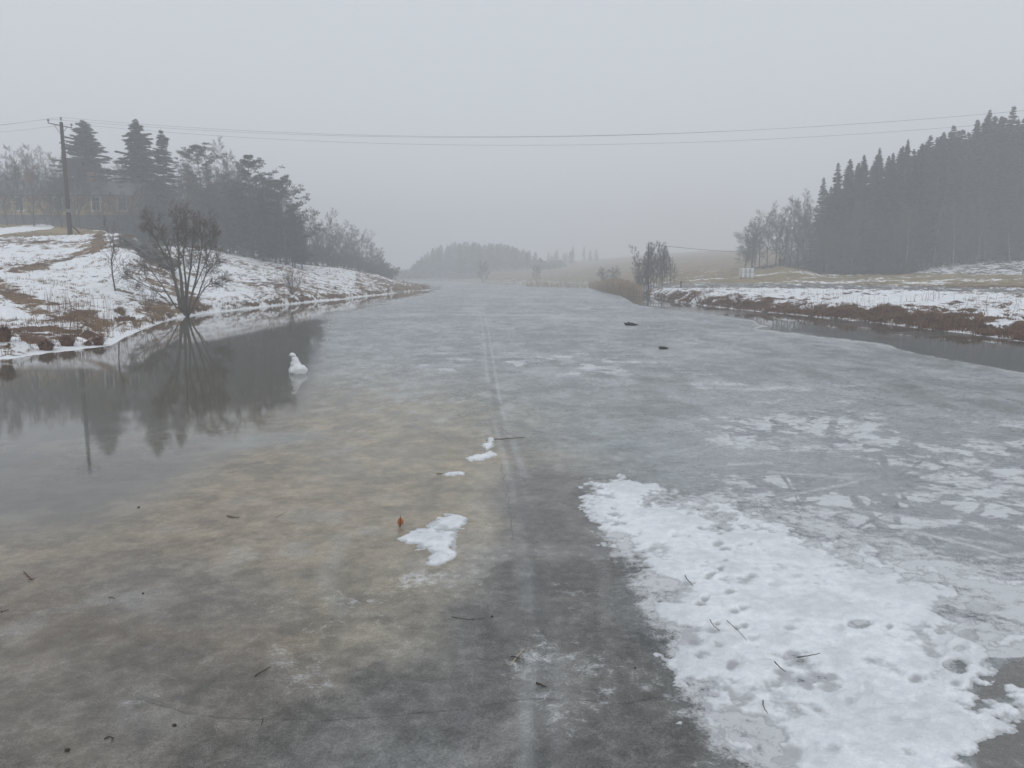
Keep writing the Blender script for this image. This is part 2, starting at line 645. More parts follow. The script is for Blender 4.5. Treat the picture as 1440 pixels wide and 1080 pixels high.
# right
zone = np.zeros(X.shape)
sR = np.full(X.shape, .12)
isR = PX > 880
sR = np.where(PY > 402, .72 + (big - .5) * .5, sR)
brd = np.interp(PX, [880, 1000, 1100, 1200, 1300, 1440, 1700], [417, 421, 428, 434, 444, 458, 490])   # upper limit of the brown verge
bz = ss(-6, 6, PY - brd - (mid - .5) * 44 - (big - .5) * 20)
sR = sR - bz * .50
setc(bz * (~left) * isR, brown * .85)
sR = np.where(Z < .10, .62, sR)
fld = ss(404, 400, PY)
setc(fld * (~left), ochre * (.85 + .3 * big[..., None]))
sR = np.where((PY < 404) & isR, .20 + .42 * ss(.48, .66, fbm(X * .05, Y * .3, 4, 2)), sR)
trk = np.abs(PY - np.interp(PX, [900, 1000, 1100, 1250, 1440], [403, 401.5, 402, 404.5, 409]))
setc(ss(4.2, 2.6, trk) * (~left) * isR, grey * .8)
sR = np.where((trk < 3) & isR, .46, sR)
fe = np.interp(PX, [1000, 1040, 1150, 1300, 1440, 1700], [165, 158, 138, 121, 111, 105])     # edge of the wood
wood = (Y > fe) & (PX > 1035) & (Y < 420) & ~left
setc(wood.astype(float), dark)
sR = np.where(wood, .05, sR)
sb = wood & (PX > 1290 + (mid - .5) * 60) & (Y < fe + 22) & (Y > fe + 1)
sR = np.where(sb, .62, sR)
sR = np.where(wood & (PY < 352) & (PY > 343) & (PX < 1170), .8, sR)
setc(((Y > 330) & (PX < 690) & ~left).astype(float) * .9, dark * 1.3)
hill = (Y > 165) & ~left & (PX > 690) & (PX < 1100)
setc(hill.astype(float) * .9, np.array([.30, .24, .16]) * (.8 + .4 * big[..., None]))
strips = fbm(X * .01 + 3, Y * .11 + X * .03, 4, 1)
sR = np.where(hill, .16 + .22 * ss(.5, .6, strips), sR)
sR = np.where((PX <= 880) & (Z < 1.2) & ~left, .5, sR)
snow = np.where(left, sL, sR)
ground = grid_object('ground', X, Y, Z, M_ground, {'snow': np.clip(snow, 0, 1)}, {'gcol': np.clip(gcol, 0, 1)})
tag(ground, kind='structure')

# ------------------------------------------------------------------ ice sheet
RY = []
py = 1110.0
while py > 394.5:
    RY.append(G(720, py).y); py -= 1.35 if py > 470 else .8
yy = np.concatenate([np.linspace(-60, RY[0], 30)[:-1], np.array(RY), np.geomspace(RY[-1], 600, 10)[1:]])
tt = np.concatenate([np.linspace(-7, -.75, 40)[:-1], np.linspace(-.75, .75, 1180), np.linspace(.75, 7, 40)[1:]])
T, Yg = np.meshgrid(tt, yy)
X = T * np.maximum(Yg, RY[0]); X = np.clip(X, -600, 600); Y = Yg
PX, PY = to_px(X, Y, 0.0)
PX = np.where(Y < 3.5, np.clip(PX, -300, 1700), PX); PY = np.clip(PY, 380, 1300)


def C(*a): return np.array(a)


A = np.zeros(X.shape + (3,)); A[:] = C(.222, .243, .246)
FB1 = fbm(X * .35, Y * .35, 5, 0)
FB2 = fbm(X * 1.6, Y * 1.6, 5, 1)
FB3 = fbm(X * 5, Y * 5, 4, 2)
wx = (fbm(X * .5, Y * .5, 3, 3) - .5)
wy = (fbm(X * .5, Y * .5, 3, 4) - .5)
PXw = PX + wx * 160 * np.clip((PY - 440) / 300, .1, 1.2)
PYw = PY + wy * 90 * np.clip((PY - 440) / 300, .1, 1.2)


def mixA(mask, col):
    global A
    A = A * (1 - mask[..., None]) + mask[..., None] * col


def blob(cx, cy, rx, ry, soft=.5, X_=None, Y_=None):
    r = np.hypot(((PXw if X_ is None else X_) - cx) / rx, ((PYw if Y_ is None else Y_) - cy) / ry)
    return ss(1 + soft, 1 - soft, r)


A *= (.92 + .22 * FB1[..., None])
# greenish grey belt in the middle distance
mixA(blob(640, 560, 380, 50) * .6, C(.27, .295, .285))
mixA(blob(1000, 560, 500, 45) * .35, C(.22, .24, .235))
# brown melt water staining
mixA(blob(500, 655, 250, 110) * .95, C(.29, .245, .165))
mixA(blob(230, 790, 520, 190) * .95, C(.25, .208, .147))
mixA(blob(60, 970, 360, 180) * .85, C(.155, .128, .098))
mixA(blob(520, 790, 160, 90) * .6, C(.27, .24, .18))
mixA(blob(590, 890, 170, 90) * .5, C(.22, .205, .165))
mixA(blob(985, 810, 60, 45) * .3, C(.2, .2, .18))
# dark, wet strip where the track ran
strip = np.interp(PY, [600, 640, 700, 800, 900, 1000, 1100], [718, 728, 765, 800, 800, 790, 780])
hw = np.interp(PY, [600, 640, 700, 800, 900, 1000, 1100], [8, 30, 75, 110, 160, 230, 270])
mixA(ss(1.25, .45, np.abs(PXw - strip) / hw) * ss(600, 700, PY) * .88, C(.105, .102, .094))
mixA(blob(330, 1010, 260, 90) * .6, C(.108, .104, .096))
mixA(blob(270, 840, 130, 50) * .4, C(.135, .14, .142))
mixA(blob(620, 1010, 200, 80) * .5, C(.10, .098, .092))
A *= (.88 + .24 * ss(.3, .7, FB2)[..., None])
A *= (.84 + .32 * ss(.3, .7, FB3)[..., None])
VN = fbm(X * 1.1 + 3, Y * 1.1, 4, 0); vein = ss(.955, 1.0, 1 - np.abs(2 * VN - 1)) * ss(470, 560, PY)
mixA(vein * .07 * FB3 * 2, C(.42, .42, .41))
VN = fbm(X * 2.7 + 13, Y * 2.7, 4, 3); vein = ss(.94, 1.0, 1 - np.abs(2 * VN - 1)) * ss(650, 800, PY)
mixA(vein * .07 * FB3 * 2, C(.40, .40, .39))
spots = ss(.56, .78, FB2) * ss(620, 800, PY)
mixA(spots * .40 * ss(1200, 900, PX), C(.33, .33, .32))
drk = ss(.60, .8, fbm(X * 2.3 + 9, Y * 2.3, 4, 5)) * ss(760, 900, PY)
mixA(drk * .5, C(.06, .061, .06))
# pale, refrozen slush to the right
pale_ar = poly_sd(PX, PY * 1.5, [(1000, 860), (1160, 860), (1460, 900), (1700, 960), (1700, 1400), (1440, 1300), (1290, 1230), (1080, 1110), (990, 1000)])
pale = ss(-110, 60, pale_ar + (FB1 - .5) * 160)
pud = .75 * ss(.48, .62, fbm(X * .75 + 4, Y * .75, 4, 3)) + .9 * ss(.50, .62, fbm(X * 1.9, Y * 1.9 + 7, 4, 1)) + .6 * ss(.56, .62, fbm(X * 4.2, Y * 4.2 + 7, 3, 2))
pud = np.clip(pud, 0, 1)
veil = ss(.36, .50, fbm(X * 1.3, Y * 1.3 + 31, 5, 2) * .6 + .4 * FB3 + .08 * ss(590, 720, PY))
mixA(pale * veil * (1 - .8 * pud) * .6, C(.47, .49, .51))
mixA(pale * (1 - veil * (1 - pud)) * .7, C(.30, .32, .33))
lines = np.zeros(X.shape)
for a, b in (((1290, 790), (1380, 715)), ((1040, 665), (1095, 690)), ((1175, 585), (1150, 660)), ((1250, 790), (1440, 775)),
             ((1315, 800), (1440, 840)), ((1090, 610), (1130, 700)), ((1240, 640), (1262, 730)), ((1340, 880), (1440, 836)), ((1200, 700), (1290, 790))):
    dseg = seg_dist(PX, PY, [a, b]) + (FB3 - .5) * 5
    mixA(ss(7, 1.5, dseg) * .38, C(.22, .235, .25))
    lines = np.maximum(lines, ss(8, 2, dseg))
rs_ = random.Random(4)
for i in range(90):      # scuffs and scratches left by boots, skates and sledges
    cx, cy = rs_.uniform(1010, 1500), rs_.uniform(590, 830)
    a_ = rs_.choice([-.25, -.1, .1, .3, .5, 1.1, -.7]) + rs_.uniform(-.15, .15); L_ = rs_.uniform(12, 70) * (cy - 500) / 200
    dseg = seg_dist(PX, PY, [(cx - L_ * math.cos(a_), cy - L_ * math.sin(a_) * .6), (cx + L_ * math.cos(a_), cy + L_ * math.sin(a_) * .6)]) + (FB3 - .5) * 3
    w1 = rs_.uniform(1.6, 4.2)
    if i % 3: mixA(ss(w1, .5, dseg) * .4 * pale, C(.20, .215, .225)); lines = np.maximum(lines, ss(w1, .5, dseg) * .9)
    else: mixA(ss(w1, .5, dseg) * .45 * pale, C(.6, .62, .64))
# bright flecks further out
fleck = np.maximum.reduce([blob(640, 512, 75, 22), blob(800, 510, 180, 18), blob(960, 540, 220, 26) * .8, blob(1130, 610, 160, 40) * .8,
                           blob(920, 480, 110, 12) * .8, blob(820, 440, 90, 12) * .6, blob(1300, 600, 200, 30) * .5, blob(560, 425, 60, 4), blob(1180, 520, 260, 14) * .5])
mixA(fleck * ss(.47, .60, fbm(X * 1.0, Y * 1.0, 5, 4)) * .40, C(.40, .42, .44))
FL = fleck
streak = ss(.60, .72, fbm(X * .13 + 5, Y * .20, 5, 2)) * ss(540, 470, PY)
mixA(streak * .55, C(.42, .44, .46))
mixA(ss(.56, .66, fbm(X * .6, Y * 1.2, 4, 3)) * ss(620, 500, PY) * .5 * ss(500, 640, PX), C(.13, .148, .158))
st = fbm(X * 1.5, Y * .8, 6, 3, .72)
fz = ss(700, 560, PY) * ss(396, 420, PY) * ss(350, 520, PX)
mixA(ss(.53, .66, st) * .42 * fz, C(.44, .46, .475))
mixA(ss(.47, .35, st) * .40 * fz, C(.12, .135, .14))
st2 = fbm(X * .45, Y * .22, 5, 2, .7)
mixA(ss(.55, .64, st2) * .40 * ss(560, 480, PY) * ss(350, 520, PX), C(.46, .48, .50))
# sledge track: a pair of pale runners with a darker rut between them
trackL = [(672, 425), (680, 470), (684, 520), (691, 570), (697, 600), (711, 650), (722, 700), (738, 770), (742, 850), (752, 920), (740, 1000), (738, 1110)]
off = np.interp(PY, [425, 470, 520, 600, 700, 850, 1000, 1110], [5, 8, 11, 17, 22, 30, 42, 50])
tl = np.interp(PY, [p[1] for p in trackL], [p[0] for p in trackL])
jit = (fbm(X * 1.2, Y * .35, 3, 1) - .5) * np.clip((PY - 420) / 60, .4, 7)
for k in (0, 1):
    dx = np.abs(PX - tl - k * off + jit)
    wd = np.clip((PY - 400) / 95, 1.1, 5)
    amt = ss(425, 460, PY) * np.interp(PY, [450, 520, 600, 700, 800, 900, 1000, 1100], [.55, .55, .42, .16, .10 + .08 * (k == 0), .12 + .14 * (k == 0), .10 + .16 * (k == 0), .12 + .16 * (k == 0)])
    brk = ss(.30, .55, fbm(X * 1.3 + k, Y * .9, 4, 2)) * (.35 + 1.1 * FB3)
    wd = wd * np.interp(PY, [600, 700], [1, 2.6]); amt = amt * np.interp(PY, [600, 700], [1, .7])
    mixA(np.clip(ss(wd * 1.9, wd * .2, dx + (FB3 - .5) * wd * 1.6 + (FB2 - .5) * wd * 2) * amt * brk * 1.3, 0, 1), C(.42, .44, .45))
dx = np.abs(PX - tl - .5 * off + jit)
mixA(ss(off * .45, off * .1, dx) * .25 * ss(430, 500, PY), C(.07, .075, .078))
for pts, wd, a, col in (([(655, 880), (660, 1000), (640, 1110)], 16, .3, C(.2, .2, .2)), ([(828, 640), (848, 800), (862, 1000)], 10, .2, C(.24, .24, .24)),
                        ([(700, 440), (650, 470), (600, 490)], 3, .25, C(.4, .42, .44)), ([(480, 760), (455, 820), (480, 860)], 12, .35, C(.3, .3, .28))):
    mixA(ss(wd * 1.5, wd * .3, seg_dist(PX, PY, pts) + (FB3 - .5) * wd) * a, col)
# cracks
crk = np.zeros(X.shape)
for pts in ([(190, 985), (260, 1005), (340, 1012), (420, 1010), (480, 1012), (560, 1006), (640, 998), (700, 989), (780, 988), (860, 990), (900, 982), (945, 974)],
            [(705, 655), (716, 700), (722, 760)], [(716, 670), (760, 671), (830, 670), (860, 673)], [(1030, 590), (1090, 593), (1180, 597)],
            [(170, 965), (205, 985), (250, 996)], [(890, 459), (960, 460), (1060, 461)], [(915, 458), (1000, 458.5)]):
    dcr = seg_dist(PX + (FB3 - .5) * 14, PY + (FB2 - .5) * 22 + (FB3 - .5) * 8, pts)
    crk = np.maximum(crk, ss(1.7, .4, dcr))
mixA(crk * .5 * (.4 + FB3), C(.04, .04, .04))
dcr = seg_dist(PX + (FB3 - .5) * 8, PY + (FB2 - .5) * 9, [(0, 925), (60, 935), (120, 945), (190, 975), (240, 990), (300, 1000)])
mixA(ss(4, 1, dcr) * .4, C(.2, .18, .16))

# frost crust (white grains) around the small snow patch and in the lower middle
frost = np.zeros(X.shape)
for cx, cy, rx, ry, a in ((600, 800, 60, 22, .62), (545, 835, 80, 30, .55), (560, 900, 95, 45, .42), (620, 860, 40, 30, .5), (1000, 1050, 70, 60, .6), (970, 960, 45, 60, .55),
                          (930, 850, 30, 60, .45), (880, 760, 22, 50, .45), (20, 880, 50, 40, .38), (400, 990, 90, 40, .4), (320, 1060, 120, 25, .35), (1150, 640, 150, 60, .45),
                          (740, 1010, 40, 70, .25), (460, 830, 40, 50, .32), (150, 1050, 60, 30, .3), (1060, 1060, 60, 40, .85), (960, 900, 30, 40, .75)):
    frost = np.maximum(frost, a * blob(cx, cy, rx, ry, .6) * (.5 + FB2 * .9))
frost = np.maximum(frost, (.12 + .34 * ss(.42, .6, FB1) * ss(250, 450, PX) + .16 * ss(.5, .6, FB2)) * ss(640, 860, PY))
frost = np.maximum(frost, pale * (1 - .62 * pud) * (.92 + .25 * ss(.35, .6, fbm(X * .7, Y * .7 + 9, 4, 2))) * (1 - .7 * lines))
frost = np.maximum(frost, FL * .85 * (.5 + 1.0 * st) * ss(.40, .62, fbm(X * 1.3, Y * 1.3, 4, 4)))
frost = np.maximum(frost, .33 * ss(.5, .62, fbm(X * .3, Y * .3, 4, 1)) * ss(700, 600, PY) * ss(560, 700, PX))
bigp = [(842, 694), (880, 689), (950, 702), (1080, 737), (1290, 808), (1340, 835), (1480, 826), (1560, 830), (1560, 905), (1450, 912), (1392, 945), (1355, 985), (1352, 1045), (1372, 1115), (1100, 1115),
        (1020, 1045), (972, 970), (925, 885), (890, 800), (850, 722)]
bsd = poly_sd(PX, PY * 1.25, [(a, b * 1.25) for a, b in bigp])
frost = np.maximum(frost, 1.0 * ss(-60 - 90 * ss(950, 1050, PX) * ss(880, 800, PY), 10, bsd) * (.5 + .8 * FB2) * np.where((PX > 1345) & (PY > 925), 0, 1))
# wet: still melt water standing on the ice
edgeL = [(-400, 400), (300, 400), (628, 404), (600, 412), (560, 420), (505, 431), (456, 439), (447, 446), (461, 453), (452, 460), (456, 468), (444, 490), (436, 530),
         (420, 575), (350, 625), (280, 665), (200, 705), (120, 735), (0, 750), (-400, 800)]
sd = poly_sd(PX + (FB2 - .5) * 14, PY + (FB1 - .5) * 10, edgeL)
softw = np.interp(PY, [400, 470, 520, 600, 700], [1.0, 14, 40, 40, 40])
wetL = ss(-softw, softw, sd)
edgeR = [(880, 400), (868, 412), (893, 428), (950, 436), (1000, 442), (1060, 450), (1068, 456), (1082, 459), (1063, 462), (1095, 466), (1130, 470), (1200, 478), (1250, 484), (1262, 490),
         (1300, 499), (1350, 508), (1440, 524), (1700, 570), (1700, 400)]
sdr = poly_sd(PX + (FB2 - .5) * 6, PY + (FB2 - .5) * 3, edgeR)
wetR = ss(-1.2, 1.2, sdr)
rim = ss(2.2, .3, np.abs(sdr + 1.5)) * (PX > 1055) * ss(.35, .6, FB1)
mixA(rim * .8, C(.45, .47, .48))
puddle = [(1450, 918), (1415, 932), (1398, 948), (1385, 962), (1372, 975), (1366, 990), (1395, 985), (1440, 968), (1470, 990), (1440, 996), (1400, 1006), (1372, 1022), (1362, 1045),
          (1370, 1070), (1385, 1110), (1700, 1110), (1700, 918)]
wetP = ss(-5, 5, poly_sd(PX, PY, puddle))
wetfar = .0
wet = np.maximum.reduce([1 - (1 - wetL) ** 3, wetR, wetP])
mixA(wetL * ss(640, 560, PY) * .9, C(.09, .080, .06))
mixA(wetL * ss(560, 660, PY) * .7, C(.085, .088, .088))
mixA(wetR * .95, C(.062, .060, .052))
mixA(wetP * .95, C(.155, .148, .142))
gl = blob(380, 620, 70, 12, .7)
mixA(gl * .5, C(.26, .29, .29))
wet = np.maximum(wet, .55 * ss(.50, .62, FB1) * ss(620, 700, PY) * ss(900, 700, PX))
wet = np.maximum(wet, .45 * (1 - ss(40, 100, np.abs(PX - 790))) * ss(640, 760, PY))
wet = np.maximum(wet, pale * pud * .6)
wet = np.maximum(wet, .5 * ss(.45, .6, FB1) * ss(560, 600, PY) * ss(1000, 700, PX))
wet = np.maximum(wet, .52 * np.clip(blob(330, 740, 560, 230, .6), 0, 1) * (.6 + .8 * FB1))
frost = frost * (1 - wetL)
wet *= 1 - np.clip(frost, 0, .6)
Zi = np.zeros(X.shape)
Zi -= .002 * crk
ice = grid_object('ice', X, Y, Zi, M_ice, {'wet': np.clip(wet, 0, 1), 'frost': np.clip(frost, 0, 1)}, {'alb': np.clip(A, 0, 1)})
tag(ice, kind='structure')
del A


# ------------------------------------------------------------------ snow lying on the ice
def snow_sheet(name, poly, box, thick, soft, step=1.35, pits=(), rough=1.0, thin=None, grow_=0.0):
    x0, x1, y0, y1 = box
    t_ = np.arange(x0, x1, step); p_ = np.arange(y1, y0, -step)
    U, V_ = np.meshgrid(t_, p_)
    u, v = U - 720.0, 540.0 - V_
    a, b, c = u, FPX * CP + v * SP, -FPX * SP + v * CP
    k = -CAMZ / c
    X, Y = a * k, b * k
    f1 = fbm(X * 3.2, Y * 3.2, 5, 1, .55); f2 = fbm(X * 11, Y * 11, 4, 2, .6); f0 = fbm(X * .9, Y * .9, 3, 4)
    sd = poly_sd(U, V_ * 1.25, [(p[0], p[1] * 1.25) for p in poly])
    sd = sd + (f1 - .5) * soft * 4.2 + (f0 - .5) * soft * 1.2 + (f2 - .5) * soft * 1.8
    sd = sd + soft * grow_
    h = ss(-soft, soft * 2.6, sd) * 1.12 - .12
    z = thick * (h * (.62 + .9 * (f0 - .5)) + rough * ((f1 - .5) * .95 + (f2 - .5) * .34) * ss(-.1, .4, h)) - .002
    wet = np.zeros(X.shape)
    if thin is not None:
        tm = thin(U, V_)
        z = z - thick * tm * ss(.38, .58, fbm(X * 2.1 + 3, Y * 2.1, 5, 5)) * 1.15
        wet = np.maximum(wet, tm * .25)
    pitm = np.zeros(X.shape)
    for (cx, cy, rx, ry, dp) in pits:
        r = np.hypot((U - cx + (f2 - .5) * 14) / rx, (V_ - cy + (f1 - .5) * 10) / ry)
        pit = ss(1.35, .15, r)
        pitm = np.maximum(pitm, pit * (dp <= 1.15))
        z = (z - thick * dp * pit if dp > 1.15 else z * (1 - .95 * min(1, dp * 1.25) * pit)) + thick * .16 * dp * ss(.5, 0, np.abs(r - 1.4))
        wet = np.maximum(wet, ss(1.1, .3, r) * min(1, dp * .95) * .9)
    z = np.where(pitm > .05, np.maximum(z, .003), z)
    z = np.where(h < -.1, -.02, np.maximum(z, -.02))
    wet = np.maximum(wet, .75 * ss(thick * .42, .0, z + (f2 - .5) * thick * .3))
    wet = np.maximum(wet, .22 * ss(.45, .7, f1))
    z[0, :] = z[-1, :] = -.02; z[:, 0] = z[:, -1] = -.02
    o = grid_object(name, X, Y, z, M_snow, {'wet': np.clip(wet, 0, 1)})
    return o


big_poly = [(842, 694), (880, 689), (950, 702), (1010, 714), (1080, 737), (1150, 760), (1230, 786), (1290, 808), (1340, 835), (1400, 842), (1480, 826), (1560, 830), (1560, 905),
            (1450, 912), (1410, 928), (1392, 945), (1375, 965), (1355, 985), (1372, 1000), (1440, 972), (1480, 985), (1440, 1000), (1398, 1008), (1368, 1024), (1352, 1045), (1358, 1070), (1372, 1115),
            (1100, 1115), (1060, 1085), (1020, 1045), (990, 1010), (972, 970), (950, 925), (925, 885), (912, 845), (890, 800), (868, 755), (850, 722)]
rp = random.Random(5)
pits = [(1208, 878, 18, 7, 1.25), (1250, 882, 7, 4, .9), (1112, 885, 12, 5, .7), (1180, 885, 12, 8, .35), (1345, 937, 16, 12, 1.6), (1288, 955, 12, 7, 1.0), (1350, 915, 12, 8, 1.2), (1345, 962, 10, 6, .9),
        (1030, 938, 14, 10, 1.0), (1005, 888, 14, 7, .8), (975, 905, 16, 9, 1.0), (985, 925, 12, 8, .9), (1165, 968, 14, 8, .6), (1195, 990, 12, 10, .6), (1100, 945, 16, 4, .6), (1290, 1020, 14, 10, .4),
        (1220, 968, 8, 14, .4), (1010, 910, 10, 6, .8), (1360, 895, 12, 6, .9), (1170, 1055, 12, 10, .6), (1120, 1060, 16, 14, .7), (1260, 1015, 20, 9, .4), (1060, 900, 10, 5, .5), (1380, 890, 34, 13, 1.4), (1430, 888, 20, 8, 1.2)]
for cx, cy in ((1030, 728), (1026, 746), (1013, 752), (1008, 766), (1019, 772), (1020, 790), (1012, 803), (996, 812), (1000, 808), (967, 820), (1025, 833), (986, 852), (992, 845), (1032, 860), (1046, 857), (1010, 878), (1035, 884), (1045, 880)):
    pits.append((cx, cy, 6 + rp.random() * 4, 2.8 + rp.random() * 2.5, .75 + .3 * rp.random()))
for i in range(34):
    cx, cy = rp.uniform(930, 1400), rp.uniform(800, 1070)
    pits.append((cx, cy, rp.uniform(4, 22), rp.uniform(2.5, 7), rp.uniform(.12, .4)))


def thin_big(U, V_):
    l = ss(95, 5, U - np.interp(V_, [690, 760, 840, 900, 960, 1040, 1100], [842, 868, 912, 925, 965, 1020, 1080]))
    l = l * ss(720, 850, V_)
    r = ss(-10, 60, (V_ * -1 + np.interp(U, [1000, 1150, 1290, 1340, 1440], [735, 790, 860, 870, 880]))) * ss(980, 1100, U)
    b = ss(940, 1080, V_) * ss(1240, 1000, U)
    e = ss(1270, 1330, U) * ss(1000, 930, V_) * .8
    return np.clip(np.maximum.reduce([l, r, b, e]), 0, 1)


sp = snow_sheet('snow_cover', big_poly, (780, 1500, 666, 1112), .036, 17, rough=1.4, grow_=.75, pits=pits, thin=thin_big)
tag(sp, kind='structure')
s2 = snow_sheet('snow_patch', [(562, 757), (580, 748), (600, 742), (615, 730), (632, 721), (645, 722), (656, 733), (655, 746), (642, 754), (641, 768), (640, 782), (628, 790), (616, 800), (598, 798), (606, 788),
                               (612, 776), (600, 770), (575, 772)], (545, 672, 712, 812), .05, 5, step=1.0, pits=[(625, 742, 12, 5, .6), (600, 778, 14, 4, .7), (610, 738, 14, 3, .5), (590, 752, 8, 3, .5), (640, 764, 6, 4, .8)], rough=1.3)
tag(s2, 'small melting patch of white snow near the orange leaf, left of the sledge track', 'snow patch')
for nm, poly, box in (('snow_patch', [(680, 626), (690, 617), (695, 618), (694, 628), (684, 631)], (668, 704, 610, 638)),
                      ('snow_patch', [(658, 645), (672, 638), (690, 636), (697, 640), (680, 647), (664, 649)], (648, 706, 630, 655)),
                      ('snow_patch', [(622, 667), (636, 663), (654, 664), (653, 668), (636, 670)], (612, 662, 657, 676))):
    o = snow_sheet(nm, poly, box, .05, 2.2, step=.8, rough=.7)
    tag(o, {617: '', 645: 'thin sliver of snow, middle of the three beside the sledge track', 667: 'flat sliver of snow, nearest of the three beside the sledge track'}.get(poly[0][1], '') or
        'smallest sliver of snow, farthest of the three beside the sledge track', 'snow patch', 'slivers of snow beside the sledge track')

# ------------------------------------------------------------------ trees: builders
rd = random.Random(3)


def jit(a): return Vector((rd.uniform(-a, a), rd.uniform(-a, a), rd.uniform(-a, a)))


def grow(mb, p, d, L, r, lvl, spec, tips=None):
    """one bare branch and its children"""
    seg = spec['seg'][lvl]
    pts = [p.copy()]; rad = [r]
    q = p.copy(); dr = d.normalized()
    for i in range(seg):
        dr = (dr + jit(spec['wig'][lvl]) + Vector((0, 0, spec['up'][lvl]))).normalized()
        q = q + dr * (L / seg)
        pts.append(q.copy()); rad.append(max(r * (1 - (i + 1) / seg * .8), spec['rmin']))
    mb.tube(pts, rad, spec['sides'][lvl], cap=False)
    if lvl >= len(spec['n']) or lvl + 1 >= len(spec['seg']): return
    n = spec['n'][lvl]
    for k in range(n):
        f = spec['from'][lvl] + (1 - spec['from'][lvl]) * (k + rd.random()) / n
        i = min(int(f * seg), seg - 1); ff = f * seg - i
        b = pts[i].lerp(pts[i + 1], ff)
        ax = (pts[i + 1] - pts[i]).normalized()
        sd = ax.cross(Vector((rd.uniform(-1, 1), rd.uniform(-1, 1), rd.uniform(-1, 1))))
        if sd.length < .01: continue
        sd.normalize()
        ang = R(spec['ang'][lvl] * rd.uniform(.7, 1.3))
        nd = ax * math.cos(ang) + sd * math.sin(ang)
        ll = L * spec['len'][lvl] * (1.15 - .6 * f) * rd.uniform(.7, 1.3)
        grow(mb, b, nd, ll, max(rad[i] * .55, spec['rmin']), lvl + 1, spec)


def bare_tree(name, H, spread=1.0, r0=.16, birch=False, seed=0, multi=1, rmin=.011):
    rd.seed(seed)
    root = empty(name, (0, 0, 0))
    tr = MB(); cr = MB()
    spec = dict(seg=[7, 5, 4, 3, 2], wig=[.1, .13, .15, .14, .12], up=[.05, .09, .07, .05, .03], sides=[6, 4, 3, 3, 3], n=[0, 8, 6, 4], len=[0, .52, .5, .55], ang=[40, 36, 36, 34], rmin=rmin)
    spec['from'] = [.3, .25, .2, .2]
    for m_ in range(multi):
        pts, rad = [], []
        q = Vector((rd.uniform(-.2, .2), rd.uniform(-.2, .2), 0)) * (multi - 1); d = Vector((rd.uniform(-.12, .12) * multi, rd.uniform(-.12, .12) * multi, 1)).normalized()
        hh = H * (1 if m_ == 0 else rd.uniform(.65, .95))
        n = 10
        for i in range(n + 1):
            pts.append(q.copy()); rad.append(r0 / multi ** .3 * (1 - .88 * i / n) + .01)
            d = (d + jit(.07) + Vector((0, 0, .06))).normalized()
            q = q + d * hh / n
        tr.tube(pts, rad, 7)
        nb = int(15 / multi ** .5) + 3
        for k in range(nb):
            f = .14 + .84 * (k + rd.random() * .8) / nb
            i = min(int(f * n), n - 1)
            b = pts[i].lerp(pts[i + 1], f * n - i)
            az = k * 2.4 + rd.random()
            an = R(rd.uniform(32, 62) * spread ** .4)
            nd = Vector((math.cos(az) * math.sin(an), math.sin(az) * math.sin(an), math.cos(an)))
            L = hh * .34 * spread * (1.1 - .75 * abs(f - .45) * 1.2) * rd.uniform(.75, 1.2)
            grow(cr, b, nd, L, rad[i] * .5, 1, spec)
    a = tr.build('trunk', M_birch if birch else M_bark, root, True)
    b = cr.build('crown', M_twig, root)
    return root, [a, b]


def spruce(name, H, W, seed, low=.1, dens=1.0, droop=.25, gap=0.0, space=.34, power=.9, ragged=.3, nbr=6):
    rd.seed(seed)
    root = empty(name, (0, 0, 0))
    tr = MB(); cr = MB()
    tr.tube([(0, 0, -.4), (0, 0, H * .5), (rd.uniform(-.1, .1), 0, H)], [H * .011 + .02, H * .007, .015], 7)
    z = H * low
    vs, fs = [], []
    while z < H * .992:
        f = (z - H * low) / (H * (1 - low))
        L0 = (W * ((1 - f) ** power) * (.55 + .45 * min(1, f * 5 + .35)) + .05) * rd.uniform(1 - ragged, 1 + ragged * .6)
        n = nbr if f < .85 else 5
        a0 = rd.random() * 6.28
        for k in range(n):
            if rd.random() < gap: continue
            az = a0 + 6.283 * k / n + rd.uniform(-.25, .25)
            L = L0 * rd.uniform(.6, 1.18)
            ca, sa = math.cos(az), math.sin(az)
            zz = z + rd.uniform(-.1, .1)
            ns = max(3, int(L / .36 * dens))
            rise = .32 * (f - .35) + (rd.uniform(-.16, .2) if nbr > 6 else 0)
            prev = Vector((0, 0, zz))
            for i in range(1, ns + 1):
                u = i / ns
                dz = L * (rise * u - droop * 1.2 * u * u + droop * .75 * u ** 3)
                c = Vector((ca * L * u, sa * L * u, zz + dz))
                wdt = min(.42 + .4 * L * (1 - u) * u, .12 + .42 * L) * rd.uniform(.6, 1.2) * min(1.0, space * 2.6)
                for s_ in (-1, 1):
                    side = Vector((-sa * s_, ca * s_, 0))
                    tipv = c + side * wdt + Vector((ca, sa, 0)) * wdt * .55 + Vector((0, 0, -wdt * rd.uniform(.25, .75)))
                    b_ = len(vs)
                    th = Vector((0, 0, .10 + .05 * rd.random()))
                    vs += [prev + th * .3, c + Vector((ca, sa, 0)) * .06, tipv, prev - th * 1.6]
                    fs += [(b_, b_ + 1, b_ + 2), (b_ + 3, b_, b_ + 2)]
                prev = c
        z += (space if f < .8 else space * .75) * rd.uniform(.7, 1.35) * (H / 22) ** .5
    cr.add(vs, fs)
    a = tr.build('trunk', M_bark, root, True)
    b = cr.build('crown', M_needle, root)
    return root, [a, b]


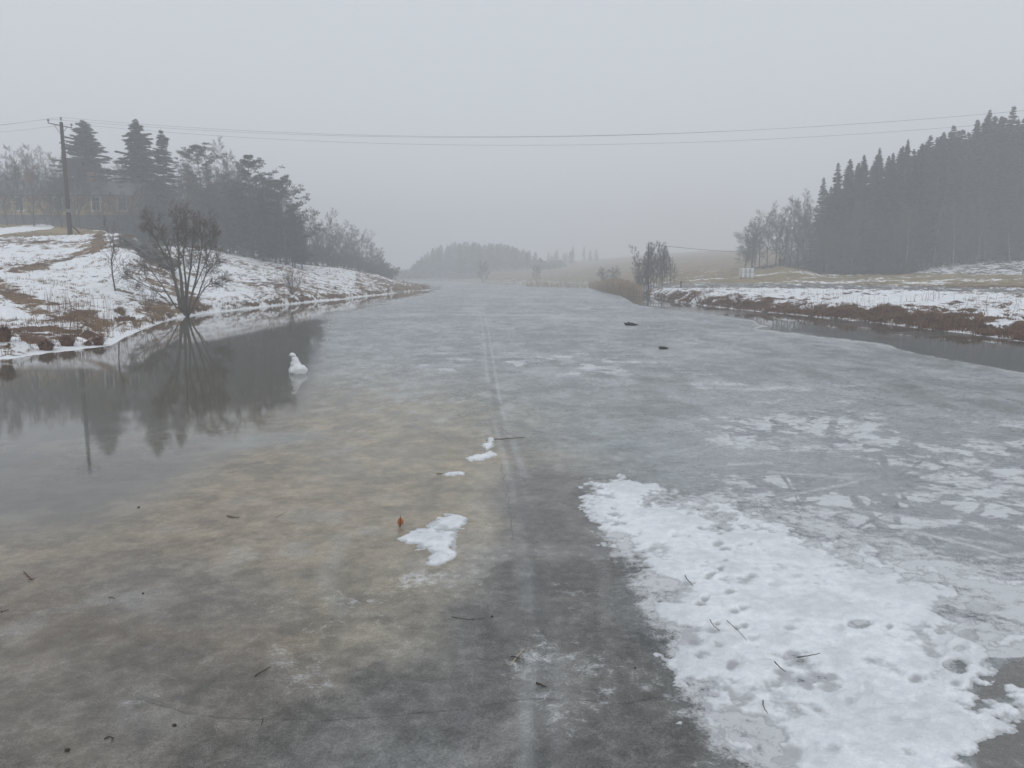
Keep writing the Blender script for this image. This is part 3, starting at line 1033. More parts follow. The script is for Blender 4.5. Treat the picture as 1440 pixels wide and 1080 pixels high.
def needle_puff(vs, fs, c, rx, rz, n):
    for i in range(n):
        while True:
            p = Vector((rd.uniform(-1, 1), rd.uniform(-1, 1), rd.uniform(-1, 1)))
            if p.length < 1: break
        o = Vector((c.x + p.x * rx, c.y + p.y * rx, c.z + p.z * rz))
        d = (p + Vector((0, 0, .7)) + jit(.6)).normalized()
        s_ = d.cross(jit(1)); s_.normalize()
        l = rd.uniform(.16, .34); wv = rd.uniform(.05, .10)
        b_ = len(vs)
        vs += [o - s_ * wv, o + s_ * wv, o + d * l]
        fs.append((b_, b_ + 1, b_ + 2))


def pine(name, H, W, seed, low=.45, nb=26, lean=0.0, cut=None):
    rd.seed(seed)
    root = empty(name, (0, 0, 0))
    tr = MB(); vs, fs = [], []
    n = 9; pts = []; rad = []
    q = Vector((0, 0, -.3)); d = Vector((lean, 0, 1)).normalized()
    for i in range(n + 1):
        pts.append(q.copy()); rad.append(H * .014 * (1 - .85 * i / n))
        d = (d + jit(.05) + Vector((0, 0, .04))).normalized(); q = q + d * (H + .3) / n
    tr.tube(pts, rad, 7)
    br = MB()
    for k in range(nb):
        f = low + (1 - low) * (k + .5 * rd.random()) / nb
        i = min(int(f * n), n - 1)
        b = pts[i].lerp(pts[i + 1], f * n - i)
        az = k * 2.4 + rd.uniform(-.4, .4)
        g = (f - low) / (1 - low)
        L = W * (.55 + .75 * math.sin(math.pi * min(1, (g * .8 + .2))) ** .8) * (1.0 - .55 * g ** 3) * rd.uniform(.4, 1.45)
        if cut: L *= cut(az, g)
        el = .05 + .55 * g + rd.uniform(-.12, .2)
        dr = Vector((math.cos(az), math.sin(az), el)).normalized()
        bp = [b.copy()]; q = b.copy()
        for j in range(4):
            dr = (dr + jit(.14) + Vector((0, 0, .06))).normalized()
            q = q + dr * L / 4
            bp.append(q.copy())
        br.tube(bp, [rad[i] * .4, rad[i] * .32, .05, .035, .02], 4)
        for j in range(8):
            u = .35 + .65 * (j + rd.random()) / 8
            ii = min(int(u * 4), 3)
            c = bp[ii].lerp(bp[ii + 1], u * 4 - ii) + Vector((rd.uniform(-1, 1), rd.uniform(-1, 1), rd.uniform(-.1, .35))) * (.22 + .09 * L)
            needle_puff(vs, fs, c, rd.uniform(.35, .6), rd.uniform(.10, .2), 26)
    cr = MB(); cr.add(vs, fs)
    a = tr.build('trunk', M_bark, root, True)
    c = br.build('branches', M_bark, root)
    b = cr.build('crown', M_pineneedle, root)
    return root, [a, c, b]


HIDE = []          # prototypes that are first used in place
proto = {}


def use(kind, px, d, top=None, h=None, rz=None, wf=1.0, label=None, cat=None, group=None, py=380, sink=.15):
    """place tree 'kind' so that its tip reaches row `top` (or height h)"""
    root, parts, H0, used = proto[kind]
    g = gpt(px, d, py)
    if top is not None: h = P(px, top, d).z - g.z
    s = h / H0
    rz = rd2.uniform(0, 6.28) if rz is None else rz
    sc = (s * wf, s * wf, s)
    if not used:
        proto[kind][3] = True
        o = root
        o.location = (g.x, g.y, g.z - sink); o.rotation_euler = (0, 0, rz); o.scale = sc
    else:
        o = copy_thing(root, parts, (g.x, g.y, g.z - sink), rz, sc)
        for k in ('label', 'category', 'group'):
            if k in o: del o[k]
    tag(o, label, cat, group)
    return o


def reg(kind, rp_, H): proto[kind] = [rp_[0], rp_[1], H, False]


rd2 = random.Random(21)
for i, (W, low, dn) in enumerate(((3.4, .10, 1.0), (2.9, .14, 1.0), (3.8, .08, .95), (3.1, .18, 1.0))):
    reg('sp%d' % i, spruce('spruce_tree', 24, W, 40 + i, low, dn, .25, .03, .36, [.8, .7, .95, .75][i], .3), 24)
reg('big1', spruce('spruce_tree', 20, 5.4, 61, .1, 1.3, .14, .06, .40, .66, .45, 10), 20)
reg('big2', spruce('spruce_tree', 20, 4.3, 62, .1, 1.3, .18, .06, .40, .66, .45, 10), 20)
reg('big3', spruce('spruce_tree', 20, 3.2, 63, .16, 1.1, .2, .14, .42, .75, .45, 8), 20)
reg('pin1', pine('pine_tree', 17, 3.6, 71, .5, 30), 17)
reg('pin2', pine('pine_tree', 17, 4.6, 72, .12, 46), 17)
reg('pin3', pine('pine_tree', 15, 4.9, 73, .1, 42), 15)
for i in range(6):
    reg('ba%d' % i, bare_tree('bare_tree', 14, [1.0, .8, 1.25, .7, 1.1, .9][i], .15, False, 100 + i, [1, 1, 1, 2, 3, 2][i], .014), 14)
reg('bi0', bare_tree('birch_tree', 14, .6, .11, True, 120, 1, .012), 14)
reg('bi1', bare_tree('birch_tree', 14, .65, .10, True, 121, 1, .012), 14)
for i in range(2):
    reg('sh%d' % i, bare_tree('bare_shrub', 5, 1.3, .06, False, 140 + i, 6, .012), 5)

# ---- left: conifers on the skyline
GL = 'trees on the rise behind the left bank'
use('big1', 133, 124, 166, rz=1.0, wf=1.3, label='broad spruce directly right of the leaning power pole, with a bushy faded top', cat='spruce', group=GL)
use('big2', 205, 124, 165, rz=.3, wf=1.2, label='tallest spruce on the left skyline, second from the power pole', cat='spruce', group=GL)
use('big3', 239, 122, 179, rz=2.2, wf=1.25, label='slim ragged spruce touching the right side of the tallest left spruce', cat='spruce', group=GL)
use('pin1', 291, 119, 206, rz=.7, label='flat topped pine with bare trunk between the spruces and the dense pine', cat='pine', group=GL)
use('pin2', 358, 113, 220, rz=.2, label='dense dark pine with a jagged crown left of the leaning end pine', cat='pine', group=GL)
use('pin3', 402, 112, 252, rz=1.4, wf=1.0, label='lower dark pine at the end of the row, one branch reaching out over the shrubs', cat='pine', group=GL)
lab_b = 'bare leafless tree in the dim wood behind the left bank'
gb = 'bare trees behind the left bank'
for px, d, top in ((8, 150, 205), (-30, 148, 200), (36, 155, 212), (62, 150, 210), (84, 152, 222), (170, 140, 232), (328, 130, 226), (318, 134, 236), (262, 134, 240), (108, 142, 238), (190, 145, 240), (20, 160, 230), (50, 160, 226), (-60, 150, 210)):
    use('ba%d' % rd2.randrange(6), px, d, top, wf=1.05, label='tall bare tree standing behind the yellow house' if px < 120 else 'tall bare tree showing pale between the left conifers', cat='tree', group=gb)
for i in range(15):
    px = -40 + i * 13.5 + rd2.uniform(-5, 5)
    use('ba%d' % rd2.randrange(6), px, rd2.uniform(107, 115), rd2.uniform(215, 262), wf=.85, label='thin bare tree in front of the yellow house', cat='tree', group='bare trees in front of the house')
for i in range(64):
    px = 140 + i * 4.4 + rd2.uniform(-5, 5)
    top = np.interp(px, [140, 240, 330, 420], [262, 265, 262, 300]) + rd2.uniform(-10, 22)
    use('ba%d' % rd2.randrange(6), px, rd2.uniform(112, 140), float(top), wf=1.15, label=lab_b, cat='tree', group=gb)
for i in range(34):
    px = 145 + i * 8.4 + rd2.uniform(-6, 6)
    use('sp%d' % rd2.randrange(4), px, rd2.uniform(126, 150), float(np.interp(px, [150, 400, 430], [278, 285, 318]) + rd2.uniform(-6, 24)), wf=1.3, label='low dark spruce filling the wood under the left pines', cat='spruce', group='low spruces under the left pines')
for k, (px, d, top) in enumerate(((342, 116, 262), (378, 115, 252), (388, 116, 285), (335, 117, 288), (412, 115, 302), (300, 118, 275))):
    use('pin%d' % (2 + k % 2), px, d, top, wf=1.1, label='dark pine crowding behind the two largest left pines', cat='pine', group='crowded pines behind the left bank')
for px, d, top in ((372, 112, 262), (395, 113, 280), (415, 114, 292), (425, 118, 300), (345, 112, 270), (320, 112, 285), (300, 114, 285)):
    use('sp%d' % rd2.randrange(4), px, d, top, wf=1.1, label='low dark spruce filling the wood under the left pines', cat='spruce', group='low spruces under the left pines')
for k, (px, d, top) in enumerate(((428, 128, 312), (438, 132, 306), (447, 130, 318), (455, 136, 325), (466, 140, 308), (474, 145, 330), (462, 135, 335), (484, 150, 322), (494, 155, 330), (503, 158, 322), (511, 160, 334), (522, 165, 344), (534, 168, 350),
                   (490, 140, 345), (505, 145, 350), (518, 150, 352), (475, 136, 340), (443, 124, 335), (529, 160, 358), (540, 172, 362))):
    d *= 1.04 + .1 * max(0, (px - 440) / 90)
    use('ba%d' % rd2.randrange(6), px, d, top, wf=1.1, label='bare tree fading into mist where the left wood tapers to the lake', cat='tree', group='thin trees at the end of the left wood')
for i in range(22):
    px = 428 + i * 5.4 + rd2.uniform(-2, 2)
    use('sh%d' % (i % 2), px, 132 + (px - 428) * .55, float(np.interp(px, [428, 480, 545], [345, 358, 376])) + rd2.uniform(-8, 5), wf=1.2, label='low bare bush at the foot of the trees where the left wood tapers off', cat='bush', group='bushes at the end of the left wood')
use('bi0', 463, 125, 330, label='pale stemmed birch among the fading trees right of the end pine', cat='birch')
use('bi1', 365, 113, 300, label='pale thin trunk in front of the dense dark pine on the left', cat='birch')

# ---- right: spruce wood
peaks = [(1151, 247), (1170, 226), (1186, 222), (1205, 216), (1226, 205), (1245, 212), (1264, 193), (1284, 200), (1294, 188), (1312, 184), (1325, 174), (1338, 180), (1357, 165), (1373, 151), (1390, 160), (1405, 146), (1422, 162),
         (1437, 149), (1456, 150), (1475, 140), (1498, 150), (1520, 138)]
GR = 'spruces of the wood on the right'
for i, (px, top) in enumerate(peaks):
    d = float(np.interp(px, [1150, 1280, 1315, 1440, 1600], [142, 130, 139, 135, 133])) + rd2.uniform(0, 6)
    lab = {0: 'leftmost spruce of the right wood, standing behind the bare trees', 13: 'tall pointed spruce whose tip nears the power lines, third tall tip from the right edge',
           15: 'tall broad spruce tip just under the power lines, second tall tip from the right edge',
           6: 'spruce with a broad shoulder where the right skyline steps up in its middle'}.get(i, 'spruce on the sloping skyline of the right wood')
    use('sp%d' % rd2.randrange(4), px, d, top, wf=rd2.uniform(.95, 1.25), label=lab, cat='spruce', group=GR)
for i in range(96):
    px = 1158 + (i % 32) * 10.8 + rd2.uniform(-8, 8)
    row = i // 32
    d = float(np.interp(px, [1150, 1280, 1315, 1440, 1600], [142, 128, 138, 134, 132])) + row * 8 + rd2.uniform(-2, 5)
    sk = float(np.interp(px, [p[0] for p in peaks], [p[1] for p in peaks]))
    use('sp%d' % rd2.randrange(4), px, d, sk + rd2.uniform(4, 12 + 22 * row) + (20 if px < 1180 else 0), wf=rd2.uniform(1.0, 1.35), label='dark spruce inside the crowded wood on the right', cat='spruce', group='inner spruces of the right wood')
for i in range(26):
    px = 1150 + i * 12 + rd2.uniform(-6, 6)
    d = float(np.interp(px, [1150, 1280, 1315, 1440], [140, 124, 134, 131])) + rd2.uniform(-3, 3)
    use(('bi%d' % rd2.randrange(2)) if i % 3 == 1 else 'ba%d' % rd2.randrange(6), px, d, rd2.uniform(285, 325), wf=.9, label='thin bare tree along the front edge of the dark right wood', cat='tree', group='bare trees along the edge of the right wood')
for i, (px, top) in enumerate(((1372, 300), (1384, 305))):
    use('bi%d' % i, px, 128, top, wf=.6, label=['left', 'right'][i] + ' one of two slim pale birch stems above the snowy strip at the wood edge', cat='birch')
for k, (px, d, top) in enumerate(((1046, 152, 322), (1058, 154, 315), (1068, 156, 312), (1079, 152, 303), (1090, 150, 300), (1101, 154, 296), (1111, 150, 291), (1122, 152, 287), (1131, 148, 285), (1140, 150, 288), (1150, 146, 300),
                                  (1062, 150, 335), (1096, 148, 320), (1118, 146, 318), (1136, 144, 312))):
    use('ba%d' % rd2.randrange(6), px, d, top, wf=1.25 if k < 3 else 1.0, label='leftmost bare tree of the right wood, its crown spreading over the white bales' if k == 0 else 'bare grey tree left of the spruces, behind the white bales',
        cat='tree', group=None if k == 0 else 'bare trees left of the right spruces')
for i in range(12):
    px = 1072 + i * 9 + rd2.uniform(-4, 4)
    use('sh%d' % (i % 2), px, 150 + rd2.uniform(-6, 3), 366 + rd2.uniform(-6, 6), label='low bare bush under the grey trees at the left end of the right wood', cat='bush', group='bushes under the right wood')
for i in range(16):
    px = 1180 + i * 17 + rd2.uniform(-6, 6)
    d = float(np.interp(px, [1150, 1280, 1315, 1440], [137, 122, 133, 130]))
    use('sh%d' % (i % 2), px, d, 368 + rd2.uniform(-8, 6), wf=1.4, label='dark low bush at the foot of the right wood beside the ochre field', cat='bush', group='bushes at the foot of the right wood')
# ---- right shore: alders
for px, d, top in ((902, 114, 350), (909, 111, 346), (916, 113, 350), (933, 114, 343), (939, 111, 352), (948, 113, 372), (899, 112, 372), (906, 113, 352), (912, 112, 358), (919, 112, 343), (927, 113, 348), (936, 112, 345), (943, 113, 362), (923, 110, 365), (931, 111, 372)):
    use('ba%d' % [1, 3, 5, 1, 3, 1, 5, 3, 5][px % 9], px, d, top, wf=.7, label='slender bare tree in the lakeside clump around the small pole', cat='tree', group='clump of bare trees on the right shore')
for k, (px, d, top, lb) in enumerate(((851, 170, 377, 'left half of the round bare bush behind the reeds'), (862, 170, 376, 'right half of the round bare bush behind the reeds'),
                                      (755, 215, 377, 'faint small bare tree standing alone on the middle far shore'), (679, 250, 372, 'faintest lone bare tree on the far shore in front of the wooded hill'))):
    use('ba%d' % (2 if k > 1 else 4), px, d, top, wf=1.5 if k < 2 else 1.0, label=lb, cat='tree' if k > 1 else 'bush')

# ---- far wood lost in mist: one mass
fw = MB()
rd.seed(9)


def far_tree(x, y, z, h, wv):
    vs, fs = [], []
    fw.tube([(x, y, z - 1), (x, y, z + h)], [.2, .04], 4)
    n = 90
    for i in range(n):
        f = i / n
        az = rd.random() * 6.28; L = wv * (1 - f) ** .7 * rd.uniform(.4, 1.1)
        zz = z + h * (.12 + .88 * f)
        c, s_ = math.cos(az), math.sin(az)
        b_ = len(vs)
        vs += [(x, y, zz + .35), (x + c * L - s_ * .6, y + s_ * L + c * .6, zz - .5), (x + c * L + s_ * .6, y + s_ * L - c * .6, zz - .3)]
        fs.append((b_, b_ + 1, b_ + 2))
    fw.add(vs, fs)


for i in range(210):
    px = rd.uniform(566, 790)
    d = rd.uniform(385, 500)
    g = gpt(px, d)
    top = np.interp(px, [570, 590, 610, 640, 700, 745, 790], [384, 364, 347, 340, 341, 352, 372])
    h = max(4, P(px, float(top) + rd.uniform(-1, 8), d).z - g.z)
    far_tree(g.x, g.y, g.z, h, rd.uniform(4, 6))
for i in range(14):
    px = rd.uniform(770, 850)
    g = gpt(px, rd.uniform(500, 560))
    far_tree(g.x, g.y, g.z, rd.uniform(7, 12), 3)
o = fw.build('distant_wood', M_needle)
tag(o, 'far wooded hill almost lost in mist at the end of the lake', 'wood', kind='stuff')

# ------------------------------------------------------------------ willow at the left shore (the big bare bush tree)
rd.seed(77)
base = G(258, 446); base.z = gz(base.x, base.y + .5) - .05
base.y += .5
DW = base.y
root = empty('willow_tree', base)
tr = MB(); cr = MB()
spec = dict(seg=[6, 6, 5, 4, 3], wig=[.06, .13, .2, .26, .3], up=[.05, .06, .07, .05, .02], sides=[7, 6, 4, 3, 3], n=[7, 6, 5, 4], len=[.5, .5, .48, .5], ang=[28, 32, 36, 38], rmin=.011)
spec['from'] = [.35, .3, .25, .2]
stems = [([(258, 444), (250, 410), (243, 380), (237, 352), (226, 328), (210, 308)], .15), ([(259, 444), (256, 405), (252, 370), (250, 340), (246, 302)], .17),
         ([(257, 444), (247, 402), (240, 375), (228, 350), (218, 334), (206, 322)], .12), ([(261, 444), (264, 410), (267, 375), (270, 345), (272, 306)], .12), ([(262, 444), (272, 405), (280, 370), (284, 340), (288, 312)], .10),
         ([(263, 444), (280, 415), (288, 390), (294, 378), (304, 370)], .08), ([(256, 444), (240, 420), (226, 398), (212, 380), (196, 372)], .08), ([(262, 444), (275, 425), (284, 410), (296, 398), (310, 398)], .05),
         ([(259, 444), (262, 400), (258, 360), (262, 330), (260, 300)], .10), ([(256, 444), (238, 425), (215, 405), (196, 396), (178, 388)], .06), ([(262, 444), (268, 420), (283, 385), (296, 350), (300, 330)], .06)]
spec['len'] = [.5, .5, .62, .66]; spec['up'] = [.05, .06, .05, .03, .01]; spec['rmin'] = .009
for pts_px, r0 in stems:
    r0 *= .78
    dy = rd.uniform(-1.2, 1.2)
    pts = []
    for i, (a, b) in enumerate(pts_px):
        q = P(a, b, DW + dy * i / 5) - base
        if i == 0: q.z = -.1
        pts.append(q)
    fine = []
    for i in range(len(pts) - 1):
        for k in range(2):
            fine.append(pts[i].lerp(pts[i + 1], k / 2) + (jit(.05) if i + k else Vector()))
    fine.append(pts[-1])
    rr_ = [r0 * (1 - .86 * i / (len(fine) - 1)) + .008 for i in range(len(fine))]
    tr.tube(fine, rr_, 7)
    nn = len(fine) - 1
    Ls = sum((fine[i + 1] - fine[i]).length for i in range(nn))
    for k in range(int(9 + Ls * 2.6)):
        f = .34 + .66 * ((k + rd.random()) / (9 + Ls * 2.6)) ** .6
        i = min(int(f * nn), nn - 1)
        b = fine[i].lerp(fine[i + 1], f * nn - i)
        ax = (fine[i + 1] - fine[i]).normalized()
        sd_ = ax.cross(jit(1)).normalized()
        an = R(rd.uniform(22, 50))
        grow(cr, b, ax * math.cos(an) + sd_ * math.sin(an), (1.15 - .3 * f) * rd.uniform(.5, 1.25), max(rr_[i] * .42, .014), 2, spec)
a_ = tr.build('trunk', M_willow, root, True)
b_ = cr.build('crown', M_willow_twig, root)
tag(root, 'big many-stemmed leafless willow leaning over the water at the left shore', 'tree')


def stemmy(name, base, stems, r0, H, label, cat, seed, ang=(10, 45), len_=.45, mat=None, lv=2, sub=5):
    rd.seed(seed)
    root = empty(name, base)
    tr = MB()
    spec = dict(seg=[4, 4, 4, 3, 3], wig=[.1, .12, .16, .2, .25], up=[.02, .05, .07, .05, .04], sides=[5, 5, 4, 3, 3], n=[5, 5, sub, 3], len=[.5, .5, len_, .5], ang=[25, 26, 28, 30], rmin=.007)
    spec['from'] = [.3, .3, .3, .2]
    for k in range(stems):
        az = rd.random() * 6.28; an = R(rd.uniform(*ang))
        d = Vector((math.cos(az) * math.sin(an), math.sin(az) * math.sin(an), math.cos(an)))
        grow(tr, Vector((rd.uniform(-.08, .08), rd.uniform(-.08, .08), -.05)), d, H * rd.uniform(.75, 1.1), r0, lv, spec)
    tr.build('branches', mat or M_willow_twig, root)
    tag(root, label, cat)
    return root


b = gpt(410, 80, 412); stemmy('bare_bush', b, 26, .022, 2.5, 'small fan-shaped bare bush alone on the snowy slope right of the willow', 'bush', 5, (4, 38))
b = gpt(160, 55, 400)
rd.seed(14)
root = empty('young_tree', b)
tr = MB(); cr = MB()
pts = [P(162, 404, 55) - b, P(158, 385, 55) - b, P(157, 365, 55) - b, P(160, 350, 55.2) - b, P(158, 334, 55.4) - b]
pts[0].z = -.1
tr.tube(pts, [.06, .05, .038, .025, .012], 6)
spec2 = dict(spec); spec2['n'] = [4, 4, 4, 3]
for k in range(14):
    f = .25 + .75 * k / 14; i = min(int(f * 4), 3)
    q = pts[i].lerp(pts[i + 1], f * 4 - i); az = k * 2.4; an = R(rd.uniform(30, 60))
    grow(cr, q, Vector((math.cos(az) * math.sin(an), math.sin(az) * math.sin(an), math.cos(an))), rd.uniform(.8, 1.5), .022, 2, spec2)
tr.build('trunk', M_willow, root, True); cr.build('crown', M_willow_twig, root)
tag(root, 'thin crooked young tree on the left slope between pole and willow', 'tree')
b = gpt(207, 50, 440); stemmy('bare_bush', b, 7, .02, 1.8, 'sparse twiggy bush low on the bank just left of the willow', 'bush', 6, (15, 55))

# ------------------------------------------------------------------ grass: tussocks and blades


def blades(mb, c, n, h, spread, lean=.5, wv=.012, r=None):
    for i in range(n):
        az = rd.random() * 6.28; s_ = spread * math.sqrt(rd.random())
        p = Vector((c[0] + math.cos(az) * s_, c[1] + math.sin(az) * s_, c[2] - .03))
        a2 = rd.random() * 6.28 if s_ < spread * .4 else az + rd.uniform(-.8, .8)
        l = rd.uniform(.1, lean); hh = h * rd.uniform(.5, 1.15)
        d1 = Vector((math.cos(a2) * l * .4, math.sin(a2) * l * .4, 1)) * hh * .6
        d2 = d1 + Vector((math.cos(a2) * l * 1.1, math.sin(a2) * l * 1.1, .6 - l * .9)) * hh * .5
        sv = Vector((-math.sin(a2 + rd.uniform(-1, 1)), math.cos(a2), 0)) * wv
        b_ = len(mb.v)
        mb.v.extend([tuple(p - sv), tuple(p + sv), tuple(p + d1 + sv * .8), tuple(p + d1 - sv * .8), tuple(p + d2)])
        mb.f.extend([(b_, b_ + 1, b_ + 2, b_ + 3), (b_ + 3, b_ + 2, b_ + 4)])


rd.seed(31)
for k, (px, py_, wpx, hpx, lb) in enumerate(((8, 497, 24, 24, 'leftmost red-brown grass tussock at the waterline, cut by the photo edge'), (65, 494, 28, 17, 'domed red-brown grass tussock, second from the left at the waterline'),
                                             (95, 489, 26, 15, 'darker grass tussock, third from the left at the waterline'), (139, 486, 18, 14, 'small grass tussock, rightmost of the row at the waterline'),
                                             (124, 487, 12, 7, 'tiny dark grass tussock squeezed beside the rightmost one'),
                                             (168, 430, 15, 14, 'pale round grass tussock up the bank left of the willow'))):
    c = G(px, py_) if k < 5 else gpt(px, 46, 430)
    c.z = max(0.0, gz(c.x, c.y)) + .0
    d = c.y
    wm = wpx * d / FPX; hm = hpx * d / FPX
    root = MB()
    # earthy heart of the tussock
    n = 10
    prof = [(wm * .26, 0), (wm * .22, hm * .12), (wm * .15, hm * .25), (wm * .07, hm * .33), (.01, hm * .35)]
    root.lathe(prof, n, (0, 0, -.03))
    blades(root, (0, 0, 0), 380, hm * 1.15, wm * .26, 1.35, .012)
    blades(root, (0, 0, hm * .1), 220, hm * 1.15, wm * .14, .8, .012)
    o = root.build('grass_tussock', M_tuft if k < 5 else M_straw, None, False, c)
    tag(o, lb, 'tussock', 'grass tussocks on the left shore')

# loose dry grass on both banks
g1 = MB(); g2 = MB(); g3 = MB()
rd.seed(41)
cand = []
for i in range(16000):
    px = rd.uniform(-40, 610)
    s = float(np.interp(px, sorted(LC), [LC[k][0] for k in sorted(LC)]))
    sh = G(px, s).y
    d = sh + .3 + (rd.random() ** 1.7) * 40
    cand.append((tcol(px) * d, d, px, d - sh))
cx_ = np.array([c[0] for c in cand]); cy_ = np.array([c[1] for c in cand])
cz_ = ground_z(cx_, cy_)
nz = fbm(cx_ * .35, cy_ * .35, 4, 3); nm = fbm(cx_ * 1.1, cy_ * 1.1, 3, 5)
k_ = 0
for (x, y, px, ds), z, a, b in zip(cand, cz_, nz, nm):
    if z < .08: continue
    want = .34 * (1 if ds < 4 else .45) + (.5 - a) * 1.6 + (b - .5)
    if rd.random() > want * 1.3: continue
    blades(g1 if b > .5 else g2, (x, y, z), 7, rd.uniform(.12, .32) if ds > 3 else rd.uniform(.2, .45), .16, 1.0, .010 * max(1, y / 60))
for i in range(420):       # tall dead stalks near the left water
    px = rd.uniform(60, 175); d = rd.uniform(33, 46)
    x = tcol(px) * d; z = gz(x, d)
    if z < .05: continue
    h = rd.uniform(.35, 1.0)
    g3.tube([(x, d, z - .02), (x + rd.uniform(-.1, .1), d, z + h)], [.008, .004], 3, False)
for i in range(6500):      # right verge
    px = rd.uniform(880, 1500)
    s = float(np.interp(px, sorted(RC), [RC[k][0] for k in sorted(RC)]))
    sh = G(px, s).y
    w_ = 5 + rd.uniform(-1, 2)
    d = sh + .1 + (rd.random() ** 1.2) * w_
    x = tcol(px) * d
    cand = None
    (g1 if rd.random() < .3 else g2).v
    z = None
    g3_ = (x, d, px)
    k_ += 1
    if k_ == 1: vr = []
    vr.append(g3_)
vx = np.array([v[0] for v in vr]); vy = np.array([v[1] for v in vr])
vz = ground_z(vx, vy); vn_ = fbm(vx * .6, vy * .6, 3, 2)
for x, y, z, a in zip(vx, vy, vz, vn_):
    if z < .02 or rd.random() > (a - .3) * 3.2: continue
    blades(g1 if rd.random() < .25 else g2, (x, y, z), 7, rd.uniform(.15, .45), .22, 1.2, .012 * max(1, y / 55))
for i in range(420):
    px = rd.uniform(950, 1440); d = float(np.interp(px, [950, 1150, 1440], [90, 60, 42])) + rd.uniform(-1, 7)
    x = tcol(px) * d; z = gz(x, d)
    if z < .05: continue
    if vn(np.array([x * .5]), np.array([d * .5]), 1)[0] < .45: continue
    h = rd.uniform(.3, .85)
    g3.tube([(x, d, z - .02), (x + rd.uniform(-.2, .2), d, z + h)], [.009, .005], 3, False)
o = g1.build('dry_grass', M_straw); tag(o, 'pale dry grass poking through the snow on the lake banks', 'grass', kind='stuff')
o = g2.build('brown_grass', M_tuft); tag(o, 'red-brown matted grass along the waterline of both banks', 'grass', kind='stuff')
o = g3.build('dead_stalks', M_tuft); tag(o, 'thin upright dead weed stalks above the snow near the water', 'weeds', kind='stuff')
# reeds at the right bend and on the left spit
rr = MB(); rd.seed(51)
for i in range(5200):
    px = rd.uniform(828, 903) if rd.random() < .9 else rd.uniform(740, 830)
    d = G(px, float(np.interp(px, [740, 830, 850, 875, 903], [403, 405.5, 411, 416, 417]))).y + rd.random() * (12 if px > 826 else 5)
    x = tcol(px) * d
    e_ = max(0.0, 1 - abs(px - 868) / 42) ** .5 if px > 826 else .35
    if rd.random() > e_ + .15: continue
    h = rd.uniform(1.2, 2.5) * (.35 + .75 * e_)
    a = rd.random() * 6.28; l = rd.uniform(0, .25)
    b_ = len(rr.v); wv = .03
    rr.v.extend([(x - wv, d, -.05), (x + wv, d, -.05), (x + wv * .7 + math.cos(a) * l, d + math.sin(a) * l, h * .8), (x + math.cos(a) * l * 1.8, d + math.sin(a) * l * 1.8, h)])
    rr.f.extend([(b_, b_ + 1, b_ + 2, b_ + 3)])
o = rr.build('reed_bed', M_reed); tag(o, 'brown reed bed standing in the shallows at the right bend of the lake', 'reeds', kind='stuff')
rl = MB()
for i in range(700):
    px = rd.uniform(556, 604); s = float(np.interp(px, [540, 600, 616], [414, 408, 407])); d = G(px, s).y + rd.random() * 9
    x = tcol(px) * d; z = max(0, gz(x, d)); h = rd.uniform(.2, .8)
    b_ = len(rl.v); wv = .035; a = rd.uniform(-.2, .2)
    rl.v.extend([(x - wv, d, z - .05), (x + wv, d, z - .05), (x + a, d, z + h)]); rl.f.append((b_, b_ + 1, b_ + 2))
o = rl.build('reeds', M_reed); tag(o, 'short brown reeds on the tip of the left spit', 'reeds', kind='stuff')

# ------------------------------------------------------------------ rocks


def rock(px, py_, d, sx, sy, sz, seed, label, rz=0):
    import bmesh
    bm = bmesh.new()
    bmesh.ops.create_icosphere(bm, subdivisions=4, radius=1)
    for v in bm.verts:
        p = v.co.copy()
        n = mnoise.fractal(p * 1.3 + Vector((seed, 0, 0)), .8, 2.0, 4) * .42
        n2 = mnoise.cell(p * 2.5 + Vector((0, seed, 0))) * .14
        v.co = p * (1 + n + n2)
        v.co = Vector((v.co.x * sx, v.co.y * sy, v.co.z * sz))
    me = bpy.data.meshes.new('rock'); bm.to_mesh(me); bm.free()
    me.materials.append(M_rock)
    o = bpy.data.objects.new('rock', me); COL.objects.link(o)
    o.location = P(px, py_, d); o.rotation_euler = (0, R(22), rz)
    tag(o, label, 'rock', 'rock outcrop on the left mound')
    return o


rock(197, 353, 73, 2.2, 2.0, .9, 3, 'upper dark rock slab of the outcrop behind the willow top')
rock(219, 364, 72.5, 1.9, 1.8, .8, 9, 'lower dark rock slab of the outcrop, sloping down to the willow', .4)
rock(181, 344, 75, 1.0, 1.2, .5, 15, 'small dark rock at the upper left end of the outcrop', .2)

# ------------------------------------------------------------------ power pole, wires
pole_b = gpt(99, 84, 333); pole_b.z -= .2
pole_t = P(86, 172, 84)
root = empty('power_pole', pole_b)
v = pole_t - pole_b
pm = MB(); pm.tube([(0, 0, 0), v * .5, v], [.25, .21, .17], 12)
pm.build('shaft', M_pole, root, True)
arm_d = (P(102, 180, 84) - P(68, 173, 84)); arm_d.normalize()
ac = P(85, 176.5, 84) - pole_b
cm = MB(); L1, L2 = 1.35, 1.25
cm.tube([ac - arm_d * L1, ac + arm_d * L2], [.06, .06], 6)
cm.build('crossarm', M_metal, root)
for s_ in (-1, 1):
    bm_ = MB(); bm_.tube([ac + arm_d * (.75 * s_), ac - v.normalized() * .95], [.03, .03], 5)
    bm_.build('brace', M_metal, root)
ins = []
for q in (ac - arm_d * (L1 - .05), v + Vector((0, 0, .1)), ac + arm_d * (L2 - .05)):
    im = MB()
    im.lathe([(.025, -.05), (.025, .18), (.09, .19), (.13, .24), (.08, .27), (.12, .31), (.07, .36), (.06, .44), (.02, .47)], 10, q)
    im.build('insulator', M_glassins, root, True)
    ins.append(pole_b + q + Vector((0, 0, .42)))
st = MB()
b1 = gpt(113, 84.6, 333)
st.tube([v * .11, b1 - pole_b], [.07, .08], 7)
